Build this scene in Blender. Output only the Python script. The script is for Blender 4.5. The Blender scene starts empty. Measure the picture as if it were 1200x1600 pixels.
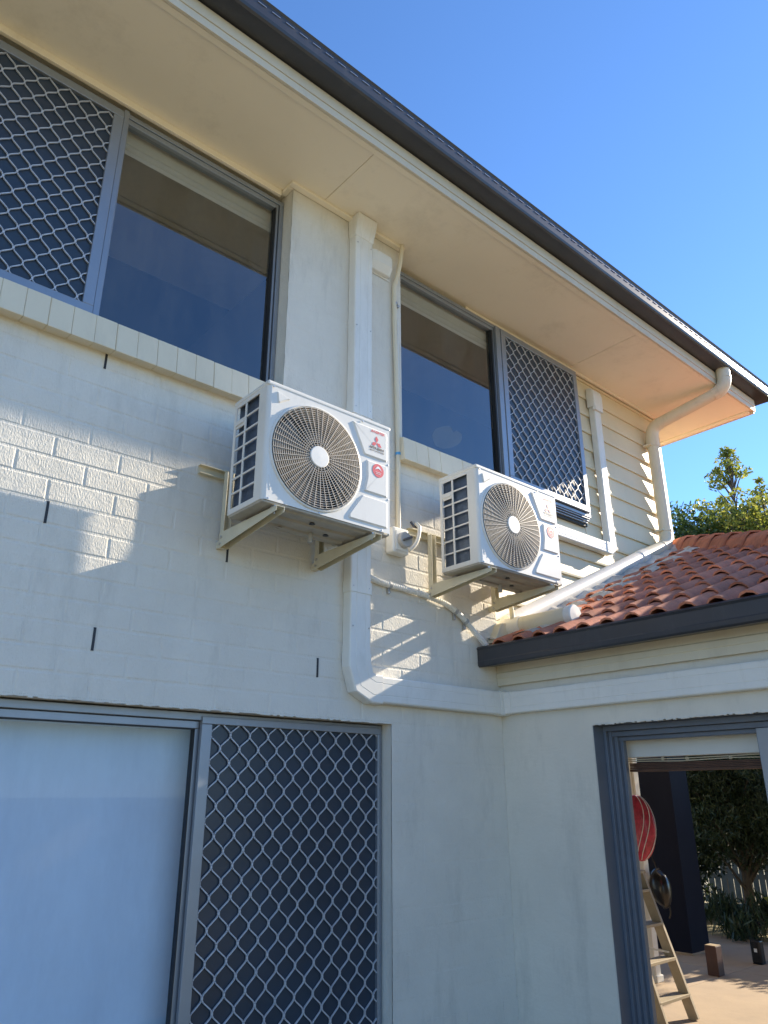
import bpy, bmesh, math, random
import numpy as np
from mathutils import Vector, Matrix

random.seed(7); rng = np.random.default_rng(7)
S = bpy.context.scene
C = S.collection
R = math.radians

# ------------------------------------------------------------------ camera
YAW, PITCH, ROLL = 0.7174, 0.3619, -0.0019
cy, sy, cp, sp = math.cos(YAW), math.sin(YAW), math.cos(PITCH), math.sin(PITCH)
fwd = Vector((sy*cp, cy*cp, sp)); right = Vector((cy, -sy, 0)); up = right.cross(fwd)
r2 = math.cos(ROLL)*right + math.sin(ROLL)*up
u2 = -math.sin(ROLL)*right + math.cos(ROLL)*up
cam = bpy.data.cameras.new('camera'); cam_o = bpy.data.objects.new('camera', cam); C.objects.link(cam_o)
cam.sensor_fit = 'HORIZONTAL'; cam.sensor_width = 36.0; cam.lens = 1167.2/1200*36
cam.clip_start = 0.05; cam.clip_end = 3000
M = Matrix((r2, u2, -fwd)).transposed().to_4x4(); M.translation = Vector((0, -3.351, 1.7))
cam_o.matrix_world = M
S.camera = cam_o

# ------------------------------------------------------------------ light
SUN = Vector((6.1, -1.0, 3.06)).normalized()
world = bpy.data.worlds.new('World'); S.world = world; world.use_nodes = True
nt = world.node_tree; nt.nodes.clear()
sky = nt.nodes.new('ShaderNodeTexSky'); sky.sky_type = 'NISHITA'; sky.sun_disc = False
sky.sun_elevation = math.asin(SUN.z); sky.sun_rotation = math.atan2(SUN.x, SUN.y)
sky.air_density = 1.0; sky.dust_density = 0.05; sky.ozone_density = 8.0; sky.altitude = 0
bg = nt.nodes.new('ShaderNodeBackground'); bg.inputs['Strength'].default_value = 0.13
wo = nt.nodes.new('ShaderNodeOutputWorld')
nt.links.new(sky.outputs[0], bg.inputs[0]); nt.links.new(bg.outputs[0], wo.inputs[0])
sl = bpy.data.lights.new('sun', 'SUN'); sl.energy = 5.0; sl.angle = R(0.53); sl.color = (1.0, 0.87, 0.68)
so = bpy.data.objects.new('sun', sl); C.objects.link(so)
so.rotation_euler = (-SUN).to_track_quat('-Z', 'Y').to_euler(); so.location = (20, -4, 20)
S.view_settings.view_transform = 'Standard'; S.view_settings.look = 'None'
S.view_settings.gamma = 1.0; S.view_settings.use_curve_mapping = False
S.view_settings.exposure = 1.20
S.cycles.max_bounces = 8; S.cycles.diffuse_bounces = 5; S.cycles.transparent_max_bounces = 16

# ------------------------------------------------------------------ materials
MATS = {}
def mat(name, col, rough=0.6, metal=0.0, var=0.06, vscale=3.0, bump=0.0, bscale=60.0, bdist=0.002,
        stretch=(1, 1, 1), spec=0.5, dirt=None, dscale=1.2, damt=0.3, bump2=None):
    m = bpy.data.materials.new(name); m.use_nodes = True
    n = m.node_tree; b = n.nodes['Principled BSDF']
    b.inputs['Roughness'].default_value = rough; b.inputs['Metallic'].default_value = metal
    b.inputs['Specular IOR Level'].default_value = spec
    tc = n.nodes.new('ShaderNodeTexCoord')
    geo = n.nodes.new('ShaderNodeNewGeometry')
    pos = geo.outputs['Position']
    no = n.nodes.new('ShaderNodeTexNoise'); no.inputs['Scale'].default_value = vscale; no.inputs['Detail'].default_value = 6
    no.inputs['Roughness'].default_value = 0.65
    n.links.new(pos, no.inputs['Vector'])
    rp = n.nodes.new('ShaderNodeValToRGB')
    lo = [max(0, c*(1-var)) for c in col]; hi = [min(1, c*(1+var)) for c in col]
    rp.color_ramp.elements[0].position = 0.3; rp.color_ramp.elements[1].position = 0.7
    rp.color_ramp.elements[0].color = (*lo, 1); rp.color_ramp.elements[1].color = (*hi, 1)
    n.links.new(no.outputs['Fac'], rp.inputs['Fac'])
    colout = rp.outputs['Color']
    if dirt is not None:
        d = n.nodes.new('ShaderNodeTexNoise'); d.inputs['Scale'].default_value = dscale; d.inputs['Detail'].default_value = 9
        d.inputs['Roughness'].default_value = 0.75
        mp = n.nodes.new('ShaderNodeMapping'); mp.inputs['Scale'].default_value = (3, 3, 0.8)
        n.links.new(pos, mp.inputs['Vector']); n.links.new(mp.outputs[0], d.inputs['Vector'])
        r3 = n.nodes.new('ShaderNodeValToRGB')
        r3.color_ramp.elements[0].position = 0.52; r3.color_ramp.elements[1].position = 0.78
        r3.color_ramp.elements[0].color = (0, 0, 0, 1); r3.color_ramp.elements[1].color = (damt, damt, damt, 1)
        n.links.new(d.outputs['Fac'], r3.inputs['Fac'])
        mx = n.nodes.new('ShaderNodeMix'); mx.data_type = 'RGBA'
        n.links.new(r3.outputs['Color'], mx.inputs['Factor']); n.links.new(colout, mx.inputs['A'])
        mx.inputs['B'].default_value = (*dirt, 1)
        colout = mx.outputs['Result']
    n.links.new(colout, b.inputs['Base Color'])
    last = None
    for (amt, sc, dist, st) in ([(bump, bscale, bdist, stretch)] if bump else []) + (bump2 or []):
        mp = n.nodes.new('ShaderNodeMapping'); mp.inputs['Scale'].default_value = st
        n.links.new(pos, mp.inputs['Vector'])
        nb = n.nodes.new('ShaderNodeTexNoise'); nb.inputs['Scale'].default_value = sc; nb.inputs['Detail'].default_value = 4
        n.links.new(mp.outputs[0], nb.inputs['Vector'])
        bp = n.nodes.new('ShaderNodeBump'); bp.inputs['Strength'].default_value = amt; bp.inputs['Distance'].default_value = dist
        n.links.new(nb.outputs['Fac'], bp.inputs['Height'])
        if last: n.links.new(last.outputs[0], bp.inputs['Normal'])
        last = bp
    if last: n.links.new(last.outputs[0], b.inputs['Normal'])
    MATS[name] = m
    return m

mat('wall_paint', (0.71, 0.67, 0.585), 0.75, var=0.05, vscale=2.5, bump=0.9, bscale=120, bdist=0.0042, stretch=(1.2, 1.2, 0.5),
    dirt=(0.34, 0.32, 0.27), dscale=1.3, damt=0.42, bump2=[(0.6, 18, 0.006, (1, 1, 1))])
mat('render_paint', (0.70, 0.65, 0.55), 0.75, var=0.05, vscale=2.0, bump=0.5, bscale=55, bdist=0.002,
    dirt=(0.33, 0.31, 0.26), dscale=1.1, damt=0.42, bump2=[(0.5, 7, 0.006, (1, 1, 2.5))])
mat('cream_paint', (0.72, 0.64, 0.48), 0.55, var=0.04, vscale=3, bump=0.2, bscale=90, bdist=0.001, dirt=(0.35, 0.30, 0.22), damt=0.25)
mat('board_paint', (0.72, 0.62, 0.42), 0.5, var=0.04, vscale=2, bump=0.25, bscale=60, bdist=0.001, stretch=(0.15, 1, 3), dirt=(0.4, 0.34, 0.25), damt=0.2)
mat('soffit_paint', (0.90, 0.82, 0.66), 0.8, var=0.03, vscale=1.2, bump=0.2, bscale=6, bdist=0.006, dirt=(0.45, 0.38, 0.27), dscale=0.5, damt=0.4)
mat('fascia_paint', (0.66, 0.61, 0.50), 0.5, var=0.04, vscale=3, bump=0.15, bscale=40, bdist=0.001, dirt=(0.35, 0.31, 0.25), damt=0.25)
mat('gutter_steel', (0.042, 0.043, 0.050), 0.36, spec=0.5, var=0.12, vscale=2, bump=0.1, bscale=12, bdist=0.003, dirt=(0.12, 0.115, 0.11), dscale=2.0, damt=0.35)
mat('roof_steel', (0.09, 0.12, 0.14), 0.4, var=0.1)
mat('aluminium', (0.30, 0.325, 0.36), 0.38, 0.55, var=0.04, vscale=6, dirt=(0.2, 0.2, 0.2), damt=0.2)
mat('door_aluminium', (0.165, 0.185, 0.22), 0.45, 0.4, var=0.05, vscale=6, dirt=(0.11, 0.11, 0.12), damt=0.3)
mat('grille_aluminium', (0.56, 0.57, 0.60), 0.45, 0.2, var=0.05, vscale=8)
mat('black_rubber', (0.015, 0.015, 0.016), 0.6)
mat('flyscreen', (0.030, 0.044, 0.064), 0.28, var=0.2, vscale=1.5)
mat('duct_plastic', (0.77, 0.755, 0.70), 0.36, var=0.04, vscale=4, bump=0.06, bscale=20, bdist=0.002, dirt=(0.42, 0.38, 0.30), dscale=2.5, damt=0.35)
mat('pipe_plastic', (0.70, 0.64, 0.49), 0.45, var=0.05, vscale=4, dirt=(0.33, 0.26, 0.18), dscale=3, damt=0.45)
mat('pipe_white', (0.78, 0.75, 0.68), 0.4, var=0.05, vscale=4, dirt=(0.45, 0.4, 0.33), dscale=3, damt=0.3)
mat('rust_stain', (0.22, 0.06, 0.03), 0.7)
mat('grey_plastic', (0.42, 0.42, 0.41), 0.45, var=0.05)
mat('dark_grey_plastic', (0.10, 0.10, 0.11), 0.4)
mat('blue_tape', (0.10, 0.36, 0.65), 0.5)
mat('ac_paint', (0.71, 0.69, 0.635), 0.36, var=0.03, vscale=3, bump=0.05, bscale=8, bdist=0.002, dirt=(0.42, 0.38, 0.31), dscale=3.0, damt=0.3)
mat('ac_grille', (0.62, 0.54, 0.44), 0.4, var=0.03)
mat('ac_hub', (0.80, 0.77, 0.71), 0.4, var=0.02)
mat('ac_dark', (0.02, 0.02, 0.022), 0.5)
mat('ac_fan', (0.10, 0.095, 0.09), 0.4)
mat('coil', (0.24, 0.30, 0.40), 0.38, 0.75, var=0.2, vscale=20)
mat('pan_steel', (0.42, 0.38, 0.31), 0.5, 0.25, var=0.12, vscale=9, dirt=(0.25, 0.2, 0.14), dscale=6, damt=0.5)
mat('bracket_paint', (0.62, 0.57, 0.42), 0.42, var=0.04, vscale=6, dirt=(0.35, 0.3, 0.22), dscale=5, damt=0.3)
mat('zinc', (0.5, 0.5, 0.5), 0.35, 0.8)
mat('red_print', (0.62, 0.03, 0.06), 0.45, var=0.02)
mat('red_plastic', (0.50, 0.045, 0.085), 0.3, var=0.45, vscale=16, dirt=(0.65, 0.30, 0.34), dscale=9, damt=0.6)
mat('black_print', (0.05, 0.05, 0.06), 0.45)
mat('white_print', (0.8, 0.8, 0.8), 0.45)
mat('lead', (0.56, 0.55, 0.51), 0.55, 0.1, var=0.35, vscale=6, bump=0.5, bscale=14, bdist=0.01, dirt=(0.12, 0.12, 0.12), dscale=2.0, damt=0.8)
mat('blind_cloth', (0.80, 0.76, 0.66), 0.7, var=0.02)
mat('curtain', (0.82, 0.84, 0.86), 0.85, var=0.05, vscale=0.9, dirt=(0.60, 0.62, 0.66), dscale=0.7, damt=0.5)
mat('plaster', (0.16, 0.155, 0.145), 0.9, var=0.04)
mat('dark_floor', (0.10, 0.08, 0.06), 0.7)
mat('bamboo', (0.10, 0.045, 0.025), 0.6, var=0.25, vscale=15)
mat('cord', (0.55, 0.45, 0.3), 0.8)
mat('pillar_paint', (0.010, 0.011, 0.022), 0.6, spec=0.12, var=0.1, vscale=2, bump=0.2, bscale=30, bdist=0.002, dirt=(0.025, 0.025, 0.04), damt=0.3)
mat('white_paint', (0.72, 0.70, 0.64), 0.5, var=0.04)
mat('timber', (0.36, 0.27, 0.16), 0.65, var=0.2, vscale=10, bump=0.3, bscale=30, bdist=0.003, stretch=(4, 4, 0.4))
mat('brown_timber', (0.07, 0.03, 0.02), 0.55, var=0.25, vscale=8)
mat('ladder_timber', (0.34, 0.28, 0.185), 0.6, var=0.15, vscale=9, dirt=(0.25, 0.2, 0.14), dscale=6, damt=0.5)
mat('black_vinyl', (0.012, 0.012, 0.014), 0.25, var=0.1)
mat('concrete', (0.38, 0.285, 0.19), 0.85, var=0.10, vscale=1.5, bump=0.35, bscale=40, bdist=0.004, dirt=(0.24, 0.19, 0.14), dscale=0.9, damt=0.45)
mat('soil_grass', (0.27, 0.235, 0.13), 0.95, var=0.35, vscale=0.8, bump=0.6, bscale=25, bdist=0.03)
mat('bark', (0.13, 0.105, 0.085), 0.9, var=0.3, vscale=8, bump=0.8, bscale=18, bdist=0.02, stretch=(1, 1, 0.25))
mat('fence_timber', (0.36, 0.33, 0.28), 0.85, var=0.25, vscale=5)

def tile_material():
    m = mat('terracotta', (0.56, 0.205, 0.115), 0.85, var=0.28, vscale=7, bump=0.5, bscale=70, bdist=0.003,
            dirt=(0.15, 0.075, 0.06), dscale=4.0, damt=0.6)
    n = m.node_tree; b = n.nodes['Principled BSDF']
    src = b.inputs['Base Color'].links[0].from_socket
    oi = n.nodes.new('ShaderNodeObjectInfo'); hs = n.nodes.new('ShaderNodeHueSaturation')
    mr = n.nodes.new('ShaderNodeMapRange'); mr.inputs['To Min'].default_value = 0.78; mr.inputs['To Max'].default_value = 1.22
    n.links.new(oi.outputs['Random'], mr.inputs['Value']); n.links.new(mr.outputs[0], hs.inputs['Value'])
    n.links.new(src, hs.inputs['Color']); n.links.new(hs.outputs[0], b.inputs['Base Color'])
tile_material()

def glass_material(name, ior, tint, rough=0.0):
    m = bpy.data.materials.new(name); m.use_nodes = True; n = m.node_tree; n.nodes.clear()
    o = n.nodes.new('ShaderNodeOutputMaterial'); mx = n.nodes.new('ShaderNodeMixShader')
    fr = n.nodes.new('ShaderNodeFresnel'); fr.inputs['IOR'].default_value = ior
    t = n.nodes.new('ShaderNodeBsdfTransparent'); t.inputs['Color'].default_value = (*tint, 1)
    g = n.nodes.new('ShaderNodeBsdfGlossy'); g.inputs['Roughness'].default_value = rough; g.inputs['Color'].default_value = (0.95, 0.97, 1, 1)
    geo = n.nodes.new('ShaderNodeNewGeometry')
    mr = n.nodes.new('ShaderNodeMapRange'); mr.inputs['To Min'].default_value = ior; mr.inputs['To Max'].default_value = 1/ior
    n.links.new(geo.outputs['Backfacing'], mr.inputs['Value']); n.links.new(mr.outputs[0], fr.inputs['IOR'])
    n.links.new(fr.outputs[0], mx.inputs[0]); n.links.new(t.outputs[0], mx.inputs[1]); n.links.new(g.outputs[0], mx.inputs[2])
    # dust film: faint streaks of diffuse dirt
    mp = n.nodes.new('ShaderNodeMapping'); mp.inputs['Scale'].default_value = (2.2, 2.2, 0.7)
    n.links.new(geo.outputs['Position'], mp.inputs['Vector'])
    nz = n.nodes.new('ShaderNodeTexNoise'); nz.inputs['Scale'].default_value = 2.4; nz.inputs['Detail'].default_value = 7; nz.inputs['Roughness'].default_value = 0.7
    n.links.new(mp.outputs[0], nz.inputs['Vector'])
    m2 = n.nodes.new('ShaderNodeMapRange'); m2.inputs['From Min'].default_value = 0.38; m2.inputs['From Max'].default_value = 0.75
    m2.inputs['To Min'].default_value = 0.0; m2.inputs['To Max'].default_value = 0.085
    n.links.new(nz.outputs['Fac'], m2.inputs['Value'])
    df = n.nodes.new('ShaderNodeBsdfDiffuse'); df.inputs['Color'].default_value = (0.5, 0.49, 0.46, 1)
    m3 = n.nodes.new('ShaderNodeMixShader'); n.links.new(m2.outputs[0], m3.inputs[0])
    n.links.new(mx.outputs[0], m3.inputs[1]); n.links.new(df.outputs[0], m3.inputs[2])
    n.links.new(m3.outputs[0], o.inputs[0]); MATS[name] = m
def pale_film_material():  # mostly clear film with a mottled pale tone
    m = bpy.data.materials.new('pale_film'); m.use_nodes = True; n = m.node_tree; n.nodes.clear()
    o = n.nodes.new('ShaderNodeOutputMaterial'); mx = n.nodes.new('ShaderNodeMixShader')
    t = n.nodes.new('ShaderNodeBsdfTransparent'); d = n.nodes.new('ShaderNodeBsdfDiffuse'); d.inputs['Color'].default_value = (0.55, 0.6, 0.6, 1)
    nz = n.nodes.new('ShaderNodeTexNoise'); nz.inputs['Scale'].default_value = 18; nz.inputs['Detail'].default_value = 5
    mr = n.nodes.new('ShaderNodeMapRange'); mr.inputs['To Min'].default_value = 0.04; mr.inputs['To Max'].default_value = 0.20
    n.links.new(nz.outputs['Fac'], mr.inputs['Value']); n.links.new(mr.outputs[0], mx.inputs[0])
    n.links.new(t.outputs[0], mx.inputs[1]); n.links.new(d.outputs[0], mx.inputs[2]); n.links.new(mx.outputs[0], o.inputs[0]); MATS['pale_film'] = m
pale_film_material()
glass_material('window_glass', 2.1, (0.66, 0.68, 0.68))
glass_material('door_glass', 1.36, (0.80, 0.88, 0.95))

def leaf_material(name, cols, trans=0.35):
    m = bpy.data.materials.new(name); m.use_nodes = True; n = m.node_tree; n.nodes.clear()
    o = n.nodes.new('ShaderNodeOutputMaterial'); mx = n.nodes.new('ShaderNodeMixShader'); mx.inputs[0].default_value = trans
    d = n.nodes.new('ShaderNodeBsdfPrincipled'); d.inputs['Roughness'].default_value = 0.5; t = n.nodes.new('ShaderNodeBsdfTranslucent')
    at = n.nodes.new('ShaderNodeAttribute'); at.attribute_name = 'tone'
    rp = n.nodes.new('ShaderNodeValToRGB')
    rp.color_ramp.elements[0].color = (*cols[0], 1); rp.color_ramp.elements[1].color = (*cols[-1], 1)
    for i, c in enumerate(cols[1:-1]):
        e = rp.color_ramp.elements.new((i+1)/(len(cols)-1)); e.color = (*c, 1)
    n.links.new(at.outputs['Fac'], rp.inputs['Fac'])
    n.links.new(rp.outputs[0], d.inputs['Base Color']); n.links.new(rp.outputs[0], t.inputs['Color'])
    n.links.new(d.outputs[0], mx.inputs[1]); n.links.new(t.outputs[0], mx.inputs[2]); n.links.new(mx.outputs[0], o.inputs[0])
    MATS[name] = m
leaf_material('leaf_green', [(0.04, 0.075, 0.02), (0.09, 0.14, 0.03), (0.19, 0.23, 0.05)], 0.45)
leaf_material('leaf_yellow', [(0.12, 0.17, 0.03), (0.27, 0.30, 0.05), (0.44, 0.41, 0.08)], 0.5)
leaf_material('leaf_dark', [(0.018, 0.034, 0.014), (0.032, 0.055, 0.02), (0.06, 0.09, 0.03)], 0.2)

# ------------------------------------------------------------------ mesh helpers
class MB:
    def __init__(s): s.v = []; s.f = []
    def add(s, vs, fs):
        o = len(s.v); s.v += [tuple(map(float, q)) for q in vs]; s.f += [tuple(i+o for i in f) for f in fs]; return s
    def box(s, x0, x1, y0, y1, z0, z1):
        vs = [(x, y, z) for z in (z0, z1) for y in (y0, y1) for x in (x0, x1)]
        return s.add(vs, [(0, 2, 3, 1), (4, 5, 7, 6), (0, 1, 5, 4), (2, 6, 7, 3), (0, 4, 6, 2), (1, 3, 7, 5)])
    def prism(s, poly, axis, a, b):
        # poly of 2-D points; axis the extrusion axis
        def P(q, t):
            return {'x': (t, q[0], q[1]), 'y': (q[0], t, q[1]), 'z': (q[0], q[1], t)}[axis]
        n = len(poly)
        vs = [P(q, a) for q in poly]+[P(q, b) for q in poly]
        fs = [tuple(range(n))[::-1], tuple(range(n, 2*n))]+[(i, (i+1) % n, n+(i+1) % n, n+i) for i in range(n)]
        return s.add(vs, fs)
    def tube(s, pts, r, n=12, caps=True, rs=None, sq=None):
        pts = [Vector(q) for q in pts]; rings = []; prev = None
        for i, q in enumerate(pts):
            t = (pts[min(i+1, len(pts)-1)]-pts[max(i-1, 0)]).normalized()
            if prev is None:
                a = Vector((0, 0, 1)) if abs(t.z) < 0.9 else Vector((1, 0, 0))
                nx = t.cross(a).normalized()
            else:
                nx = (prev-t*prev.dot(t)).normalized()
            prev = nx; ny = t.cross(nx); rr = rs[i] if rs else r
            rings.append([q+rr*(math.cos(2*math.pi*k/n+(math.pi/4 if n == 4 else 0))*nx+math.sin(2*math.pi*k/n+(math.pi/4 if n == 4 else 0))*ny) for k in range(n)])
        vs = [v for g in rings for v in g]; fs = []
        for i in range(len(rings)-1):
            for k in range(n):
                fs.append((i*n+k, i*n+(k+1) % n, (i+1)*n+(k+1) % n, (i+1)*n+k))
        if caps: fs += [tuple(range(n))[::-1], tuple(range((len(rings)-1)*n, len(rings)*n))]
        return s.add(vs, fs)
    def lathe(s, prof, c, axis, n=32):
        # prof: (radius, offset along axis)
        vs = []; fs = []
        for (r, h) in prof:
            for k in range(n):
                a = 2*math.pi*k/n; u, w = r*math.cos(a), r*math.sin(a)
                vs.append({'y': (c[0]+u, c[1]+h, c[2]+w), 'z': (c[0]+u, c[1]+w, c[2]+h), 'x': (c[0]+h, c[1]+u, c[2]+w)}[axis])
        for i in range(len(prof)-1):
            for k in range(n):
                fs.append((i*n+k, i*n+(k+1) % n, (i+1)*n+(k+1) % n, (i+1)*n+k))
        return s.add(vs, fs)
    def build(s, name, m, parent=None, bevel=0.0, smooth=False, seg=2, fix=True):
        me = bpy.data.meshes.new(name); me.from_pydata(s.v, [], s.f); me.validate()
        if fix:
            b = bmesh.new(); b.from_mesh(me); bmesh.ops.recalc_face_normals(b, faces=b.faces[:]); b.to_mesh(me); b.free()
        return link(name, me, m, parent, bevel, smooth, seg)

def link(name, me, m, parent=None, bevel=0.0, smooth=False, seg=2):
    if m and not me.materials: me.materials.append(MATS[m])
    o = bpy.data.objects.new(name, me); C.objects.link(o)
    if parent is not None: o.parent = parent
    if smooth:
        try: me.shade_smooth()
        except Exception: pass
        if smooth != 'all':
            me.set_sharp_from_angle(angle=R(38))
    if bevel:
        bv = o.modifiers.new('bevel', 'BEVEL'); bv.width = bevel; bv.segments = seg; bv.limit_method = 'ANGLE'; bv.angle_limit = R(40)
        bv.harden_normals = False
    return o

def thing(name, label, cat, loc=(0, 0, 0), group=None):
    o = bpy.data.objects.new(name, None); C.objects.link(o); o.location = loc; o.empty_display_size = 0.1
    o['label'] = label; o['category'] = cat
    if group: o['group'] = group
    return o
def tag(o, label, cat, group=None):
    o['label'] = label; o['category'] = cat
    if group: o['group'] = group
    return o
def copy_tree(o, parent=None):
    c = o.copy(); C.objects.link(c); c.parent = parent
    for ch in list(o.children): copy_tree(ch, c)
    return c
def box(name, m, parent, x0, x1, y0, y1, z0, z1, bevel=0.0):
    return MB().box(x0, x1, y0, y1, z0, z1).build(name, m, parent, bevel)
def arc(p0, p1, p2, n=8):
    # quadratic bezier
    p0, p1, p2 = map(Vector, (p0, p1, p2))
    return [(1-t)**2*p0+2*t*(1-t)*p1+t*t*p2 for t in [i/n for i in range(n+1)]]

# ------------------------------------------------------------------ setting: ground
g = MB().box(-600, 600, -600, 600, -0.5, -0.02).build('ground', 'soil_grass'); g['kind'] = 'structure'
pt = thing('patio', '', '')
del pt['label']; del pt['category']; pt['kind'] = 'structure'
for i, (x0, x1) in enumerate(((4.19, 6.3), (6.306, 8.53), (8.536, 10.4))):
    for j, (y0, y1) in enumerate(((-2.97, -1.01), (-1.004, 0.93), (0.936, 4.6))):
        box('paving_slab', 'concrete', pt, x0, x1, y0, y1, -0.1, 0.0, 0.006)
box('joint_bed', 'dark_floor', pt, 4.185, 10.45, -2.975, 4.65, -0.15, -0.012)
box('paving_slab', 'concrete', pt, -9, 3.95, -1.3, -0.02, -0.1, 0.0, 0.006)

# ------------------------------------------------------------------ house
ZS = 5.526        # soffit
XE = 3.96         # right end of the brickwork / face of the extension
XC = 7.0          # far corner of the upper storey
ROWH, BL = 0.107, 0.308
house = thing('house', 'two storey house of cream painted brick and weatherboards with deep eaves', 'house')
OPEN = [(-2.4, 2.125, 3.90, 6), (3.09, 9, 3.90, 6), (-1.4, 2.98, -1, 2.085)]
wall = MB()
# backing of the brick wall, 3.5 mm behind the brick faces
D0, D1 = 0.0022, 0.20
for (x0, x1, z0, z1) in ((-9, XE-.004, 2.085, 3.86), (-9, -1.4, -0.05, 2.085), (2.98, XE-.004, -0.05, 2.085),
                         (-9, -2.4, 3.86, ZS), (2.125, 3.09, 3.86, ZS)):
    wall.box(x0, x1, D0, D1, z0, z1)
brick_wall = wall.build('brick_wall', 'wall_paint', house)

def brick_mesh(w, h):
    b = 0.0055; d = 0.0; bk = 0.006
    j = rng.uniform(-0.0006, 0.0006, 4)
    vs = [(0, bk, 0), (w, bk, 0), (w, bk, h), (0, bk, h),
          (0, 0.0019, 0), (w, 0.0019, 0), (w, 0.0019, h), (0, 0.0019, h),
          (b, j[0], b), (w-b, j[1], b), (w-b, j[2], h-b), (b, j[3], h-b)]
    fs = [(4, 5, 9, 8), (5, 6, 10, 9), (6, 7, 11, 10), (7, 4, 8, 11), (8, 9, 10, 11), (0, 1, 5, 4), (1, 2, 6, 5), (2, 3, 7, 6), (3, 0, 4, 7)]
    me = bpy.data.meshes.new('brick'); me.from_pydata(vs, [], fs); me.materials.append(MATS['wall_paint'])
    return me
full = [brick_mesh(BL-0.009, ROWH-0.009) for _ in range(6)]
far = MB()
WEEP = [(1.075, 15), (0.918, 7), (1.835, 7), (1.203, 2), (2.438, 2)]
weeps = []
for r in range(-20, 33):
    z0 = 2.0895+r*ROWH; z1 = z0+ROWH-0.009
    if z1 > ZS+0.02: continue
    zc = z0+ROWH/2
    off = 0.905+(BL/2 if r % 2 else 0)
    segs = [(-5.0, XE)]
    for (a, b, c, d) in OPEN:
        if c < zc < d:
            ns = []
            for (s0, s1) in segs:
                if b <= s0 or a >= s1: ns.append((s0, s1)); continue
                if a > s0: ns.append((s0, a))
                if b < s1: ns.append((b, s1))
            segs = ns
    for (s0, s1) in segs:
        k = math.floor((s0-off)/BL)
        while off+k*BL < s1:
            a = max(off+k*BL+0.0045, s0); b = min(off+(k+1)*BL-0.0045, s1); k += 1
            if b-a < 0.03: continue
            if zc > 3.98 and b < 0.4: continue
            near = b > 0.5 and zc > 0.6
            if near:
                me = full[random.randrange(6)] if abs(b-a-(BL-0.009)) < 0.002 else brick_mesh(b-a, z1-z0)
                o = bpy.data.objects.new('brick', me); C.objects.link(o); o.parent = brick_wall; o.location = (a, 0.0014 if (zc > 3.95 or zc < 2.08) else 0.0, z0)
            else:
                far.box(a, b, random.uniform(-0.0006, 0.0006), 0.005, z0, z1)
fb = far.build('brick_courses', 'wall_paint', brick_wall, fix=False); fb['kind'] = 'stuff'
for (x, r) in WEEP:
    z0 = 2.0895+r*ROWH
    MB().box(x-0.006, x+0.006, -0.0018, 0.004, z0-0.003, z0+ROWH-0.006).build('weep_hole', 'ac_dark', brick_wall)
# ragged render edge over the lower door
lip = MB(); xs = np.linspace(-1.4, 2.99, 220)
for i in range(len(xs)-1):
    lip.box(xs[i], xs[i+1], -0.003, 0.012, 2.0855-random.uniform(0.0, 0.006), 2.092)
lip.build('render_edge', 'wall_paint', brick_wall, fix=False)

# sills: rows of sloping bricks
def sill(x0, x1, nb, name='window_sill'):
    w = (x1-x0)/nb
    base = MB().box(x0+0.01, x1-0.01, 0.0, 0.15, 3.80, 3.895).build(name, 'wall_paint', house)
    for i in range(nb):
        a = x0+i*w; jt = random.uniform(-0.003, 0.003)
        poly = [(-0.078+jt, 3.765+jt), (-0.062+jt, 3.932+jt), (0.125, 3.985), (0.125, 3.80), (0.0, 3.775)]
        MB().prism(poly, 'x', a+0.0003, a+w-0.0003).build('sill_brick', 'cream_paint', base, 0.004)
sill(-2.4, 2.18, 42); sill(3.04, 3.955, 8)

# ------------- upper storey, weatherboards
WY = 0.20
wb = MB()
wb.box(XE-0.06, XC, WY+0.02, WY+0.14, 2.62, 3.92).box(5.46, XC, WY+0.02, WY+0.14, 3.92, ZS).box(3.09, 5.46, WY+0.02, WY+0.14, 5.47, ZS)
wb.box(XC-0.14, XC-0.001, WY+0.14, 7, 2.62, ZS)
wbw = wb.build('weatherboard_wall', 'board_paint', house)
def board(x0, x1, z0, h=0.187):
    poly = [(WY-0.022, z0), (WY-0.024, z0+0.02), (WY-0.004, z0+h+0.012), (WY+0.018, z0+h+0.012), (WY+0.018, z0)]
    MB().prism(poly, 'x', x0, x1).build('board', 'board_paint', wbw, 0.0025)
z = 5.287-0.187*15
for i in range(17):
    zz = z+i*0.187
    if zz+0.187 < 3.94: board(XE-0.05, XC-0.05, zz)
    elif zz < 3.94: board(XE-0.05, 5.462, zz, 3.94-zz-0.014); board(5.464, XC-0.05, zz)
    elif zz < ZS-0.05: board(5.464, XC-0.05, zz, min(0.187, ZS-0.012-zz))
for (a, b, c, d) in ((XC-0.052, XC+0.022, WY-0.034, WY+0.02), (XC+0.0, XC+0.022, WY+0.02, WY+0.11)):
    box('corner_board', 'board_paint', house, a, b, c, d, 3.4, ZS-0.002, 0.003)
# side wall of the lower storey + slab above the undercroft
box('side_wall', 'render_paint', house, XE-0.24, XE-0.005, D1+0.002, 7, -0.05, 2.62)
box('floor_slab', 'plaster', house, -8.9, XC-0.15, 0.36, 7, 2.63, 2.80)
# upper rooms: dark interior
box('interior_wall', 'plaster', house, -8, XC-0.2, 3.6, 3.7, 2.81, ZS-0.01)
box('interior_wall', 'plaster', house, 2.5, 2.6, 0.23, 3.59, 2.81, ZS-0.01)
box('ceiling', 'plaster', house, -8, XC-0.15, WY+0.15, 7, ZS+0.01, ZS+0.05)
box('interior_wall', 'plaster', house, -8, XE-0.25, 4.0, 4.1, 0, 2.62)

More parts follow.
